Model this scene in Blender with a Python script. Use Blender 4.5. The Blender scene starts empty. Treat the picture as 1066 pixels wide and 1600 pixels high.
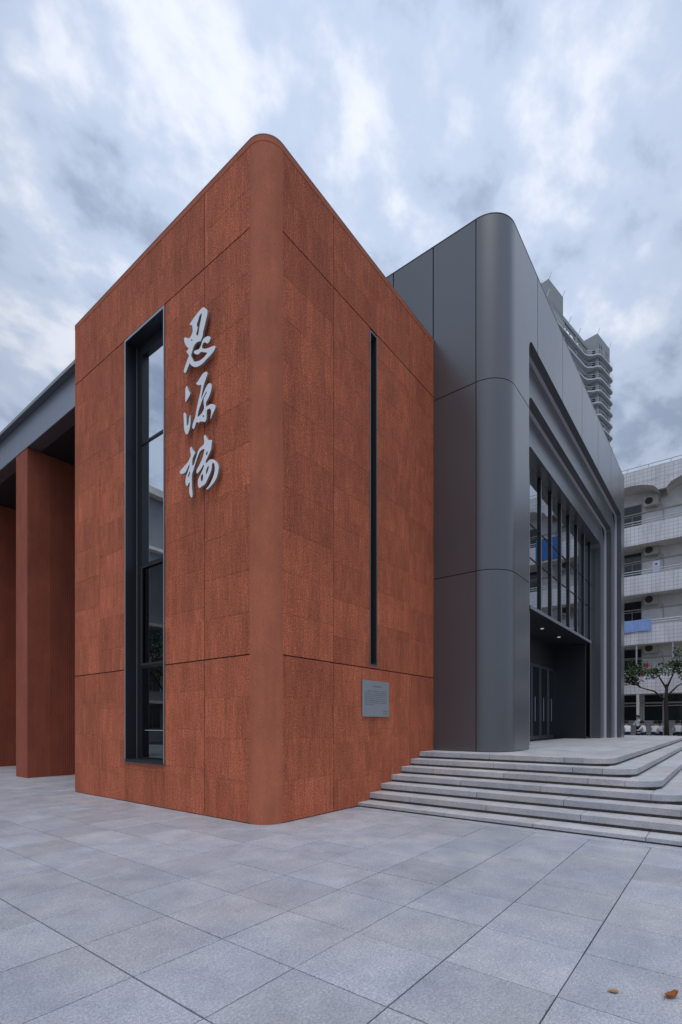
import bpy, bmesh, math, random
from mathutils import Vector, Matrix, noise
random.seed(11)
S = bpy.context.scene
COL = S.collection
R = math.radians

# ------------------------------------------------------------------ camera
PH = 0.6625
cam = bpy.data.cameras.new('camera'); co = bpy.data.objects.new('camera', cam); COL.objects.link(co)
co.location = (-5.519, -5.8227, 1.65)
co.rotation_euler = (R(90), 0, PH - R(90))
cam.sensor_fit = 'VERTICAL'; cam.sensor_height = 36.0; cam.sensor_width = 24.0
cam.lens = 778.4/1600*36.0
cam.shift_y = (1130.4-800)/1600
cam.clip_start = 0.1; cam.clip_end = 2000
S.camera = co

# ------------------------------------------------------------------ sky and sun
W = bpy.data.worlds.new('World'); S.world = W; W.use_nodes = True
SUN_EL, SUN_AZ = R(71), R(212)      # azimuth measured from +X, counter-clockwise
nt = W.node_tree; nt.nodes.clear()
def wn(t, **k):
    n = nt.nodes.new(t)
    for a, b in k.items(): setattr(n, a, b)
    return n
def wm(op, a, b=None, c=None, clamp=False):
    n = wn('ShaderNodeMath', operation=op, use_clamp=clamp)
    for i, v in enumerate((a, b, c)):
        if v is None: continue
        if isinstance(v, (int, float)): n.inputs[i].default_value = v
        else: nt.links.new(v, n.inputs[i])
    return n.outputs[0]
tc = wn('ShaderNodeTexCoord')
sep = wn('ShaderNodeSeparateXYZ'); nt.links.new(tc.outputs['Generated'], sep.inputs[0])
zc = wm('ADD', wm('MAXIMUM', sep.outputs[2], 0.0), 0.38)
cb = wn('ShaderNodeCombineXYZ')
nt.links.new(wm('DIVIDE', sep.outputs[0], zc), cb.inputs[0]); nt.links.new(wm('DIVIDE', sep.outputs[1], zc), cb.inputs[1])
mp = wn('ShaderNodeMapping'); nt.links.new(cb.outputs[0], mp.inputs[0])
mp.inputs['Rotation'].default_value = (0, 0, R(38)); mp.inputs['Scale'].default_value = (1.25, 1.5, 1); mp.inputs['Location'].default_value = (3.1, 1.7, 0)
def wnoise(scale, detail, rough, dist, loc=0):
    n = wn('ShaderNodeTexNoise'); n.inputs['Scale'].default_value = scale; n.inputs['Detail'].default_value = detail
    n.inputs['Roughness'].default_value = rough; n.inputs['Distortion'].default_value = dist
    m2 = wn('ShaderNodeMapping'); m2.inputs['Location'].default_value = (loc, loc*.7, loc*.3)
    nt.links.new(mp.outputs[0], m2.inputs[0]); nt.links.new(m2.outputs[0], n.inputs['Vector'])
    return n.outputs['Fac']
big = wnoise(1.7, 3, .5, .3, 2.0); mid = wnoise(6.2, 6, .55, .1, 7.3)
dens = wm('ADD', wm('MULTIPLY', big, .33), wm('MULTIPLY', mid, .67))
ramp = wn('ShaderNodeValToRGB'); nt.links.new(dens, ramp.inputs[0])
cr = ramp.color_ramp; cr.interpolation = 'EASE'
cr.elements[0].position = .37; cr.elements[0].color = (.315, .38, .51, 1)
cr.elements[1].position = .65; cr.elements[1].color = (.77, .805, .89, 1)
e = cr.elements.new(.505); e.color = (.50, .58, .735, 1)
sky = wn('ShaderNodeTexSky', sky_type='NISHITA', sun_disc=False, sun_elevation=SUN_EL, sun_rotation=R(90)-SUN_AZ)
sk = wn('ShaderNodeVectorMath', operation='SCALE'); nt.links.new(sky.outputs[0], sk.inputs[0]); sk.inputs['Scale'].default_value = .1
mix = wn('ShaderNodeMixRGB'); mix.inputs[0].default_value = .88
nt.links.new(sk.outputs[0], mix.inputs[1]); nt.links.new(ramp.outputs[0], mix.inputs[2])
# overcast sky: gently brighter towards the zenith than at the horizon
gr = wm('ADD', wm('MULTIPLY', wm('MAXIMUM', sep.outputs[2], 0.0), .34), .80)
# thinner, brighter cloud around the direction above the roofs
gd = Vector((math.cos(PH)+math.sin(PH)*.05, math.sin(PH)-math.cos(PH)*.05, 1.02)).normalized()
dt = wn('ShaderNodeVectorMath', operation='DOT_PRODUCT'); nt.links.new(tc.outputs['Generated'], dt.inputs[0]); dt.inputs[1].default_value = gd
gl_ = wn('ShaderNodeMapRange', interpolation_type='SMOOTHERSTEP'); gl_.inputs[1].default_value = .80; gl_.inputs[2].default_value = 1.0; gl_.inputs[3].default_value = .0; gl_.inputs[4].default_value = .22
nt.links.new(dt.outputs['Value'], gl_.inputs[0]); gr = wm('ADD', wm('MULTIPLY', gr, .93), gl_.outputs[0])
sc2 = wn('ShaderNodeVectorMath', operation='SCALE'); nt.links.new(mix.outputs[0], sc2.inputs[0]); nt.links.new(gr, sc2.inputs['Scale'])
bg = wn('ShaderNodeBackground'); bg.inputs[1].default_value = 1.0
nt.links.new(sc2.outputs[0], bg.inputs[0])
out = wn('ShaderNodeOutputWorld'); nt.links.new(bg.outputs[0], out.inputs[0])
sl = bpy.data.lights.new('sun', 'SUN'); sl.energy = 1.3; sl.angle = R(38); sl.color = (1, .975, .95)
so = bpy.data.objects.new('sun', sl); COL.objects.link(so)
sd = Vector((math.cos(SUN_AZ)*math.cos(SUN_EL), math.sin(SUN_AZ)*math.cos(SUN_EL), math.sin(SUN_EL)))
so.rotation_euler = (-sd).to_track_quat('-Z', 'Y').to_euler()
S.view_settings.view_transform = 'Standard'; S.view_settings.look = 'None'
S.view_settings.exposure = 0.12; S.view_settings.gamma = 1.0; S.view_settings.use_curve_mapping = False

# ------------------------------------------------------------------ materials
class Mat:
    def __init__(s, name, col=(.5, .5, .5), rough=.6, metal=0.0, spec=.5):
        s.m = bpy.data.materials.new(name); s.m.use_nodes = True; s.t = s.m.node_tree
        s.b = s.t.nodes['Principled BSDF']
        s.b.inputs['Base Color'].default_value = (*col, 1); s.b.inputs['Roughness'].default_value = rough
        s.b.inputs['Metallic'].default_value = metal; s.b.inputs['Specular IOR Level'].default_value = spec
        s.m.diffuse_color = (*col, 1); s.col = col
    def n(s, t, **k):
        x = s.t.nodes.new(t)
        for a, b in k.items():
            if a in x.inputs: x.inputs[a].default_value = b
            else: setattr(x, a, b)
        return x
    def l(s, a, b): s.t.links.new(a, b)
    def math(s, op, a, b=None, clamp=False):
        x = s.n('ShaderNodeMath', operation=op, use_clamp=clamp)
        for i, v in enumerate((a, b)):
            if v is None: continue
            if isinstance(v, (int, float)): x.inputs[i].default_value = v
            else: s.l(v, x.inputs[i])
        return x.outputs[0]
    def coords(s, scale=(1, 1, 1), world=True, loc=(0, 0, 0)):
        if world: g = s.n('ShaderNodeNewGeometry').outputs['Position']
        else: g = s.n('ShaderNodeTexCoord').outputs['Object']
        m = s.n('ShaderNodeMapping'); m.inputs['Scale'].default_value = scale; m.inputs['Location'].default_value = loc
        s.l(g, m.inputs[0]); return m.outputs[0]
    def noise(s, vec, scale, detail=4, rough=.55):
        x = s.n('ShaderNodeTexNoise'); x.inputs['Scale'].default_value = scale; x.inputs['Detail'].default_value = detail
        x.inputs['Roughness'].default_value = rough; s.l(vec, x.inputs['Vector']); return x.outputs['Fac']
    def ramp(s, fac, a, b, lo=.3, hi=.7):
        x = s.n('ShaderNodeMapRange'); x.inputs[1].default_value = lo; x.inputs[2].default_value = hi
        x.inputs[3].default_value = a; x.inputs[4].default_value = b; s.l(fac, x.inputs[0]); return x.outputs[0]
    def rnd(s): return s.n('ShaderNodeObjectInfo').outputs['Random']
    def tint(s, facs, col=None):
        """multiply base colour by the given scalar factors"""
        v = facs[0]
        for f in facs[1:]: v = s.math('MULTIPLY', v, f)
        x = s.n('ShaderNodeVectorMath', operation='SCALE')
        if col is None: x.inputs[0].default_value = s.col
        else: s.l(col, x.inputs[0])
        s.l(v, x.inputs['Scale']); s.l(x.outputs[0], s.b.inputs['Base Color'])
    def bump(s, h, dist=.01, strength=1.0):
        x = s.n('ShaderNodeBump'); x.inputs['Distance'].default_value = dist; x.inputs['Strength'].default_value = strength
        s.l(h, x.inputs['Height']); s.l(x.outputs[0], s.b.inputs['Normal'])
    def mixc(s, fac, a, b):
        x = s.n('ShaderNodeMixRGB')
        s.l(fac, x.inputs[0]) if not isinstance(fac, (int, float)) else setattr(x.inputs[0], 'default_value', fac)
        for i, v in ((1, a), (2, b)):
            if isinstance(v, tuple): x.inputs[i].default_value = (*v, 1)
            else: s.l(v, x.inputs[i])
        return x.outputs[0]

def red_panel_mat():
    M = Mat('combed_terracotta_concrete', (.40, .112, .062), .82, spec=.25)
    pos = M.n('ShaderNodeNewGeometry').outputs['Position']
    sp = M.n('ShaderNodeSeparateXYZ'); M.l(pos, sp.inputs[0])
    u = M.math('ADD', sp.outputs[0], sp.outputs[1]); z = sp.outputs[2]
    # patches where the comb was drawn separately, strips of about 0.23 m
    r = M.rnd()
    cell = M.math('FLOOR', M.math('ADD', M.math('MULTIPLY', u, 6.1), M.math('MULTIPLY', r, 1.0)))
    rowid = M.math('FLOOR', M.math('MULTIPLY', z, 1/.70))
    cv = M.n('ShaderNodeCombineXYZ'); M.l(cell, cv.inputs[0]); M.l(rowid, cv.inputs[1]); M.l(r, cv.inputs[2])
    wnz = M.n('ShaderNodeTexWhiteNoise'); wnz.noise_dimensions = '3D'; M.l(cv.outputs[0], wnz.inputs['Vector'])
    patch = M.ramp(wnz.outputs['Value'], .90, 1.09, 0, 1)
    # vertical comb lines
    comb_v = M.coords((1, 1, .07)); comb = M.noise(comb_v, 42, 3, .6)
    fine_v = M.coords((1, 1, .7)); fine = M.noise(fine_v, 52, 4, .85)
    cloud = M.noise(M.coords((1, 1, .5)), 1.3, 4, .6)
    streak = M.noise(M.coords((1, 1, .10)), 12, 3, .6)
    h = M.math('ADD', M.math('MULTIPLY', comb, 1.1), M.math('MULTIPLY', fine, 1.0))
    M.bump(h, .016, 1.0)
    base = M.mixc(M.ramp(fine, 0, 1, .40, .60), (.27, .060, .029), (.76, .225, .116))
    M.tint([patch, M.ramp(cloud, .86, 1.14), M.ramp(streak, .88, 1.12), M.ramp(comb, .84, 1.14, .37, .63), M.ramp(r, .90, 1.09, 0, 1)], base)
    return M.m
def red_smooth_mat(name='smooth_terracotta_concrete', col=(.46, .142, .078), ribs=False):
    M = Mat(name, col, .8, spec=.25)
    cloud = M.noise(M.coords((1, 1, .6)), 1.6, 6, .65); streak = M.noise(M.coords((1, 1, .08)), 6, 4, .6)
    grain = M.noise(M.coords(), 60, 3, .7)
    M.tint([M.ramp(cloud, .84, 1.14), M.ramp(streak, .92, 1.08), M.ramp(grain, .88, 1.12, .38, .62)])
    M.bump(grain, .006, .9); return M.m
def metal_mat(name, col, rough, metal=.55, var=.04, coat=0.0):
    M = Mat(name, col, rough, metal, .5)
    M.b.inputs['Coat Weight'].default_value = coat; M.b.inputs['Coat Roughness'].default_value = .26; M.b.inputs['Coat IOR'].default_value = 1.65
    n = M.noise(M.coords((1, 1, .5)), .9, 3, .5); g = M.noise(M.coords(), 260, 2, .5)
    st = M.noise(M.coords((1, 1, .05)), 9, 3, .6)
    M.tint([M.ramp(n, 1-var, 1+var), M.ramp(st, 1-var*.25, 1+var*.25), M.ramp(M.rnd(), .965, 1.035, 0, 1)])
    M.l(M.ramp(n, rough*.94, rough*1.08), M.b.inputs['Roughness'])
    wob = M.noise(M.coords(), 1.6, 1, .5)
    M.bump(M.math('ADD', wob, M.math('MULTIPLY', g, .004)), .007, .35); return M.m
def granite_mat(name, col, speck=.22, scale=1.0, rough=.55):
    M = Mat(name, col, rough, spec=.4)
    p = M.coords()
    s1 = M.noise(p, 210*scale, 2, .6); s2 = M.noise(p, 55*scale, 4, .8); st = M.noise(p, 2.2, 6, .65); st2 = M.noise(p, .55, 3, .6); st3 = M.noise(p, 11, 5, .7)
    # worn grime towards each slab's edges (object space, slab about 0.72 m)
    r = M.rnd()
    tone = M.ramp(r, .91, 1.08, 0, 1)
    vo = M.n('ShaderNodeTexVoronoi'); vo.inputs['Scale'].default_value = 3.1; M.l(p, vo.inputs['Vector'])
    spot = M.ramp(vo.outputs['Distance'], .72, 1.0, .035, .055)
    sc_ = M.n('ShaderNodeTexNoise'); sc_.inputs['Scale'].default_value = 1.7; sc_.inputs['Detail'].default_value = 3; sc_.inputs['Distortion'].default_value = 2.5; M.l(p, sc_.inputs['Vector'])
    scuff = M.ramp(M.math('ABSOLUTE', M.math('SUBTRACT', sc_.outputs['Fac'], .5)), 1.10, 1.0, .0, .012)
    tone = M.math('MULTIPLY', M.math('MULTIPLY', tone, spot), scuff)
    warm = M.mixc(M.ramp(M.noise(p, 1.1, 3, .5), 0, 1, .35, .65), col, (col[0]*1.03, col[1]*.97, col[2]*.90))
    M.tint([M.ramp(s1, 1-speck, 1+speck, .35, .65), M.ramp(s2, 1-speck*.9, 1+speck*.9, .33, .67), M.ramp(st, .87, 1.11), M.ramp(st2, .92, 1.07), M.ramp(st3, .93, 1.06), tone], warm)
    M.l(M.ramp(st, rough*.8, rough*1.2), M.b.inputs['Roughness'])
    M.bump(M.math('ADD', M.math('MULTIPLY', s2, 1.0), M.math('MULTIPLY', st3, .6)), .0022, .8); return M.m
def plain_mat(name, col, rough=.6, var=.08, scale=3, metal=0, spec=.4):
    M = Mat(name, col, rough, metal, spec)
    M.tint([M.ramp(M.noise(M.coords(), scale, 5, .6), 1-var, 1+var), M.ramp(M.rnd(), 1-var*.4, 1+var*.4, 0, 1)]); return M.m
def glass_mat(name, tint, refl, ior=1.9):
    m = bpy.data.materials.new(name); m.use_nodes = True; t = m.node_tree; t.nodes.clear()
    o = t.nodes.new('ShaderNodeOutputMaterial'); mx = t.nodes.new('ShaderNodeMixShader')
    tr = t.nodes.new('ShaderNodeBsdfTransparent'); tr.inputs[0].default_value = (*tint, 1)
    gl = t.nodes.new('ShaderNodeBsdfGlossy'); gl.inputs['Roughness'].default_value = .008; gl.inputs[0].default_value = (.94, .97, 1, 1)
    fr = t.nodes.new('ShaderNodeFresnel'); fr.inputs[0].default_value = ior
    mr = t.nodes.new('ShaderNodeMapRange'); mr.inputs[3].default_value = refl; mr.inputs[4].default_value = 1
    nz = t.nodes.new('ShaderNodeTexNoise'); nz.inputs['Scale'].default_value = .9; nz.inputs['Detail'].default_value = 1
    g = t.nodes.new('ShaderNodeNewGeometry'); t.links.new(g.outputs['Position'], nz.inputs['Vector'])
    bp = t.nodes.new('ShaderNodeBump'); bp.inputs['Distance'].default_value = .004; bp.inputs['Strength'].default_value = .5
    t.links.new(nz.outputs['Fac'], bp.inputs['Height']); t.links.new(bp.outputs[0], gl.inputs['Normal'])
    t.links.new(fr.outputs[0], mr.inputs[0]); t.links.new(mr.outputs[0], mx.inputs[0])
    t.links.new(tr.outputs[0], mx.inputs[1]); t.links.new(gl.outputs[0], mx.inputs[2]); t.links.new(mx.outputs[0], o.inputs[0])
    return m
def tile_mat(name, col, line, axis, tw=.235, th=.235, lw=.06, stain=.14):
    """small glazed wall tiles, too far away to build one by one"""
    M = Mat(name, col, .45, spec=.4)
    sp = M.n('ShaderNodeSeparateXYZ'); M.l(M.n('ShaderNodeNewGeometry').outputs['Position'], sp.inputs[0])
    u = sp.outputs[axis]; z = sp.outputs[2]
    fu = M.math('FRACT', M.math('DIVIDE', u, tw)); fz = M.math('FRACT', M.math('DIVIDE', z, th))
    lin = M.math('MAXIMUM', M.math('LESS_THAN', fu, lw/tw*.5), M.math('LESS_THAN', fz, lw/th*.5))
    st = M.noise(M.coords((1, 1, .25)), 1.5, 6, .65)
    c = M.mixc(lin, col, line); M.tint([M.ramp(st, 1-stain, 1+stain*.5)], c); return M.m
def leaf_mat(name, col):
    M = Mat(name, col, .55, spec=.35)
    n = M.noise(M.coords(), 2.1, 3, .6); r = M.noise(M.coords(), 30, 1, .5)
    x = M.mixc(M.ramp(n, 0, 1, .35, .65), (col[0]*.75, col[1]*.75, col[2]*.8), (col[0]*1.5, col[1]*1.35, col[2]*1.1))
    M.tint([M.ramp(r, .7, 1.3)], x); return M.m

m_panel = red_panel_mat(); m_smooth = red_smooth_mat()
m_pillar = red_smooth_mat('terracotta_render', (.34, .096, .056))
m_seam = plain_mat('dark_joint', (.055, .022, .016), .9)
m_metal = metal_mat('grey_painted_aluminium', (.098, .104, .116), .36, .38, coat=.8)
m_metal_l = metal_mat('pale_grey_aluminium', (.30, .325, .37), .38, .5)
m_frame = metal_mat('anthracite_aluminium', (.032, .036, .043), .40, .45)
m_trim = metal_mat('silver_grey_trim', (.36, .39, .43), .35, .6)
m_gap = plain_mat('dark_metal_joint', (.02, .022, .025), .8)
m_paver = granite_mat('grey_granite_paving', (.40, .432, .50), .36, rough=.42)
m_grout = plain_mat('dirty_joint_sand', (.05, .047, .045), .95, .2, 20)
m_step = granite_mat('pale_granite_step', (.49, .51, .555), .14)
m_stepedge = granite_mat('darker_rough_granite_edge', (.41, .42, .455), .24)  # vertical slab faces: stronger speckle and a darker tone than the treads
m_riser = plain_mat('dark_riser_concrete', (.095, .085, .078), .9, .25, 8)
m_white = plain_mat('white_painted_letters', (.86, .87, .90), .4, .02)
m_lside = plain_mat('dark_letter_sides', (.26, .24, .23), .6, .1)  # darker tone for every letter face except the front
m_glass = glass_mat('coated_window_glass', (.42, .44, .46), .80)
m_glass2 = glass_mat('curtain_wall_glass', (.30, .32, .34), .42, 1.9)
m_glass3 = glass_mat('dark_lower_glass', (.30, .32, .34), .14, 1.6)
m_led = plain_mat('frosted_light_diffuser', (.60, .58, .66), .3, .03)
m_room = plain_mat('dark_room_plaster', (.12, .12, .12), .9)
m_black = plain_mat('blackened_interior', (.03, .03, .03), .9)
m_plaq = metal_mat('brushed_steel_plate', (.40, .42, .44), .42, .6)
m_ink = plain_mat('engraved_dark_ink', (.06, .065, .07), .7)
m_tile = tile_mat('white_wall_tiles', (.76, .745, .79), (.52, .515, .57), 1, stain=.22)
m_plaster = plain_mat('weathered_cream_plaster', (.66, .63, .59), .9, .16, .9)
m_upper = plain_mat('stained_white_wall', (.80, .79, .79), .8, .14, 1.1)
m_rail = plain_mat('galvanised_rail', (.50, .52, .54), .45, .08, metal=.4)
m_win = plain_mat('dark_window_glass', (.018, .024, .026), .12, .1, spec=.6)
m_winf = plain_mat('window_frame_aluminium', (.42, .43, .43), .5)
m_ac = plain_mat('yellowed_ac_casing', (.50, .47, .40), .55, .1)
m_acg = plain_mat('ac_grille', (.05, .045, .04), .7)
m_blue = plain_mat('light_blue_cloth', (.28, .42, .80), .85, .12, 6)
m_blue2 = plain_mat('bright_blue_cloth', (.05, .16, .44), .85, .12, 6)
m_dado = plain_mat('shaded_dado_render', (.36, .35, .34), .85, .12, 2)  # darker plaster tone; the dimness under the balconies is put into its colour
m_block = plain_mat('grey_block_render', (.26, .27, .29), .85, .15, .3); m_block2 = plain_mat('grey_block_frame', (.16, .165, .175), .7)
m_paper = plain_mat('poster_paper', (.52, .53, .66), .8)
m_tower = plain_mat('tower_grey_render', (.34, .37, .39), .85, .08, .25)
m_towerd = plain_mat('tower_dark_render', (.17, .195, .21), .85, .08, .3)
m_towerw = plain_mat('tower_white_band', (.66, .69, .73), .7, .05, .4)
m_bark = plain_mat('dark_bark', (.045, .036, .028), .95, .25, 14)
m_leaf = leaf_mat('green_leaves', (.045, .085, .026)); m_leaf2 = leaf_mat('deep_green_leaves', (.030, .060, .022))
m_flower = plain_mat('orange_flowers', (.42, .10, .045), .7)
m_pot = plain_mat('clay_pot', (.35, .16, .09), .8)
m_dry = plain_mat('dry_leaf', (.30, .095, .022), .6, .3, 60); m_dry2 = plain_mat('pale_dry_leaf', (.46, .22, .045), .6, .25, 60)
m_skin = plain_mat('skin', (.46, .29, .20), .55); m_hair = plain_mat('black_hair', (.006, .005, .005), .7)
m_shirt = plain_mat('white_school_shirt', (.72, .73, .78), .8, .06, 20); m_trous = plain_mat('navy_school_trousers', (.016, .022, .035), .85)
m_bag = plain_mat('green_school_bag', (.012, .05, .035), .7); m_stool = plain_mat('plastic_stool', (.03, .05, .10), .5)
m_ground = plain_mat('schoolyard_concrete', (.24, .235, .225), .9, .15, .5)
def emis(name, col, s):
    M = Mat(name, col, .5); M.b.inputs['Emission Color'].default_value = (*col, 1); M.b.inputs['Emission Strength'].default_value = s; return M.m
m_lamp = emis('lit_downlight', (1, .95, .88), .35)

# ------------------------------------------------------------------ mesh helpers
class MB:
    def __init__(s): s.v = []; s.f = []; s.mi = []; s.cur = 0
    def box(s, x0, x1, y0, y1, z0, z1):
        a = len(s.v)
        s.v += [(x0,y0,z0),(x1,y0,z0),(x1,y1,z0),(x0,y1,z0),(x0,y0,z1),(x1,y0,z1),(x1,y1,z1),(x0,y1,z1)]
        for q in ((0,3,2,1),(4,5,6,7),(0,1,5,4),(1,2,6,5),(2,3,7,6),(3,0,4,7)): s.f.append(tuple(a+i for i in q)); s.mi.append(s.cur)
        return s
    def prism(s, poly, fn, a, b):
        """poly: 2D outline (convex or star-shaped enough for ngon caps); fn(p,t)->3D"""
        n = len(poly); k = len(s.v)
        s.v += [fn(p, a) for p in poly] + [fn(p, b) for p in poly]
        s.f.append(tuple(range(k+n-1, k-1, -1))); s.f.append(tuple(range(k+n, k+2*n))); s.mi += [s.cur]*2
        for i in range(n):
            j = (i+1) % n; s.f.append((k+i, k+j, k+n+j, k+n+i)); s.mi.append(s.cur)
        return s
    def strip(s, A, B):
        """quads between two polylines of 3D points"""
        k = len(s.v); n = len(A); s.v += list(A)+list(B)
        for i in range(n-1): s.f.append((k+i, k+i+1, k+n+i+1, k+n+i)); s.mi.append(s.cur)
        return s
    def tube(s, pts, rad, seg=6):
        pts = [Vector(p) for p in pts]; n = len(pts)
        if isinstance(rad, (int, float)): rad = [rad]*n
        k = len(s.v); up = Vector((.13, .27, .95)).normalized()
        for i, p in enumerate(pts):
            d = (pts[min(i+1, n-1)]-pts[max(i-1, 0)]).normalized()
            a = d.cross(up)
            if a.length < .1: a = d.cross(Vector((1, 0, 0)))
            a.normalize(); b = d.cross(a)
            for j in range(seg):
                t = 2*math.pi*j/seg; s.v.append(tuple(p+(a*math.cos(t)+b*math.sin(t))*rad[i]))
        for i in range(n-1):
            for j in range(seg):
                s.f.append((k+i*seg+j, k+i*seg+(j+1) % seg, k+(i+1)*seg+(j+1) % seg, k+(i+1)*seg+j)); s.mi.append(s.cur)
        s.f.append(tuple(k+j for j in range(seg))[::-1]); s.f.append(tuple(k+(n-1)*seg+j for j in range(seg))); s.mi += [s.cur]*2
        return s
    def mesh(s, name, mats, smooth=False, normals=True):
        me = bpy.data.meshes.new(name); me.from_pydata(s.v, [], s.f)
        for m in (mats if isinstance(mats, (list, tuple)) else [mats]): me.materials.append(m)
        if any(s.mi): me.polygons.foreach_set('material_index', s.mi)
        if normals:
            b = bmesh.new(); b.from_mesh(me); bmesh.ops.recalc_face_normals(b, faces=b.faces[:]); b.to_mesh(me); b.free()
        if smooth: me.polygons.foreach_set('use_smooth', [True]*len(me.polygons))
        me.update(); return me
    def build(s, name, mats, parent=None, smooth=False, **k): return link(name, s.mesh(name, mats, smooth), parent, **k)
def link(name, data, parent=None, loc=None, label=None, cat=None, group=None, kind=None, rot=None):
    o = bpy.data.objects.new(name, data); COL.objects.link(o)
    if parent: o.parent = parent
    if loc is not None: o.location = loc
    if rot is not None: o.rotation_euler = rot
    if label: o['label'] = label
    if cat: o['category'] = cat
    if group: o['group'] = group
    if kind: o['kind'] = kind
    return o
def thing(name, label, cat, loc=(0, 0, 0), rz=0, group=None):
    o = link(name, None, None, loc, label, cat, group); o.rotation_euler = (0, 0, rz); o.empty_display_size = .3; return o
def structure(name, mb, mat): return mb.build(name, mat, None, kind='structure')
def bevel(o, w=.01, seg=2):
    m = o.modifiers.new('bevel', 'BEVEL'); m.width = w; m.segments = seg; m.limit_method = 'ANGLE'; return o
def autosmooth(me, ang=35):
    me.polygons.foreach_set('use_smooth', [True]*len(me.polygons)); 
    b = bmesh.new(); b.from_mesh(me)
    for ed in b.edges:
        if len(ed.link_faces) == 2: ed.smooth = ed.calc_face_angle(0) < R(ang)
        else: ed.smooth = False
    b.to_mesh(me); b.free()
def arc(cx, cy, r, a0, a1, n=12): return [(cx+r*math.cos(R(a0+(a1-a0)*i/n)), cy+r*math.sin(R(a0+(a1-a0)*i/n))) for i in range(n+1)]
# placement functions for a local origin
XY = lambda p, t: (p[0], p[1], t)
XZ = lambda p, t: (p[0], t, p[1])
YZ = lambda p, t: (t, p[0], p[1])

# ================================================================== GROUND
ground = structure('ground', MB().box(-400, 900, -500, 700, -.6, -.02), m_grout)
plaza = structure('plaza', MB().box(-30, 2.48, -30, 40, -.30, -.016).box(2.48, 14, .02, 40, -.30, -.016), m_grout)
cmx, cmy = -5.519, -5.8227
def slab_mesh(w, d, t=.05, c=.0025):
    b = MB(); x0, x1, y0, y1 = -w/2, w/2, -d/2, d/2
    lo = [(x0,y0,-t),(x1,y0,-t),(x1,y1,-t),(x0,y1,-t)]; mi = [(x,y,-c) for x,y,_ in lo]; tp = [(x0+c,y0+c,0),(x1-c,y0+c,0),(x1-c,y1-c,0),(x0+c,y1-c,0)]
    b.v = lo+mi+tp; b.f = [(8,9,10,11)]+[(i,(i+1)%4,4+(i+1)%4,4+i) for i in range(4)]+[(4+i,4+(i+1)%4,8+(i+1)%4,8+i) for i in range(4)]
    b.mi = [0]*9; return b.mesh('paving_slab', m_paver)
PX, PY = .723, .7475
slabs = []
xs_edges = [-3.79+PX*i for i in range(-16, 9)]            # joints at x = ... -3.79 ... 2.0
cells = []
for j in range(-9, 46):
    y0 = -4.998+PY*j; y1 = y0+PY
    off = .0
    for i in range(len(xs_edges)):
        x0 = xs_edges[i]; x1 = x0+PX
        if x1 > 2.24:
            if x0 < 2.0: x1 = 2.23
        if x0 > 2.24: continue
        if y0 > -.1:
            if y0 < 6.55 and x1 > 0.02: 
                if x0 > -.05: continue
        cells.append((x0, min(x1, 2.23), y0, y1))
    if y0 > 6.2:
        for i in range(9):
            x0 = xs_edges[-1]+PX*(i+1)
            if x0 < 8: cells.append((x0, x0+PX, y0, y1))
def vis(x, y, mx=1.0):
    dx, dy = x-cmx, y-cmy
    f = dx*math.cos(PH)+dy*math.sin(PH); r = dx*math.sin(PH)-dy*math.cos(PH)
    return f > .4 and abs(r) < f*.685+mx, math.hypot(dx, dy)
cells = [c + vis((c[0]+c[1])/2, (c[2]+c[3])/2) for c in cells]
cells.sort(key=lambda c: (not c[4], c[5]))
cache = {}; rest = MB(); nsl = 0
for (x0, x1, y0, y1, v, d) in cells:
    w, dd = round(x1-x0, 3), round(y1-y0, 3)
    gap = .0095
    if v and nsl < 296 and w > .1:
        gxx = (.013, .009, .011, .008, .012, .010)[round(x0/PX) % 6]; key = (w, dd, gxx)
        if key not in cache: cache[key] = slab_mesh(w-gxx, dd-gap)
        o = link('paving_slab', cache[key], plaza, ((x0+x1)/2+random.uniform(-.0012, .0012), (y0+y1)/2+random.uniform(-.0012, .0012), random.uniform(-.0012, .0012)))
        o.rotation_euler = (random.uniform(-.0007, .0007), random.uniform(-.0007, .0007), random.uniform(-.0012, .0012)); nsl += 1
    elif w > .05:
        rest.box(x0+gap/2, x1-gap/2, y0+gap/2, y1-gap/2, -.05, random.uniform(-.001, .001))
rest.build('outer_paving', m_paver, plaza, kind='stuff')
# border course along the foot of the steps
for j in range(-9, 7):
    y0 = -4.998+PY*1.6*j+.35; y1 = y0+PY*1.6
    if y0 > -.01: continue
    y1 = min(y1, -.004)
    link('border_slab', MB().box(2.2365, 2.60, y0+.003, y1-.003, -.05, .0005).mesh('border_slab', m_paver), plaza)

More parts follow.
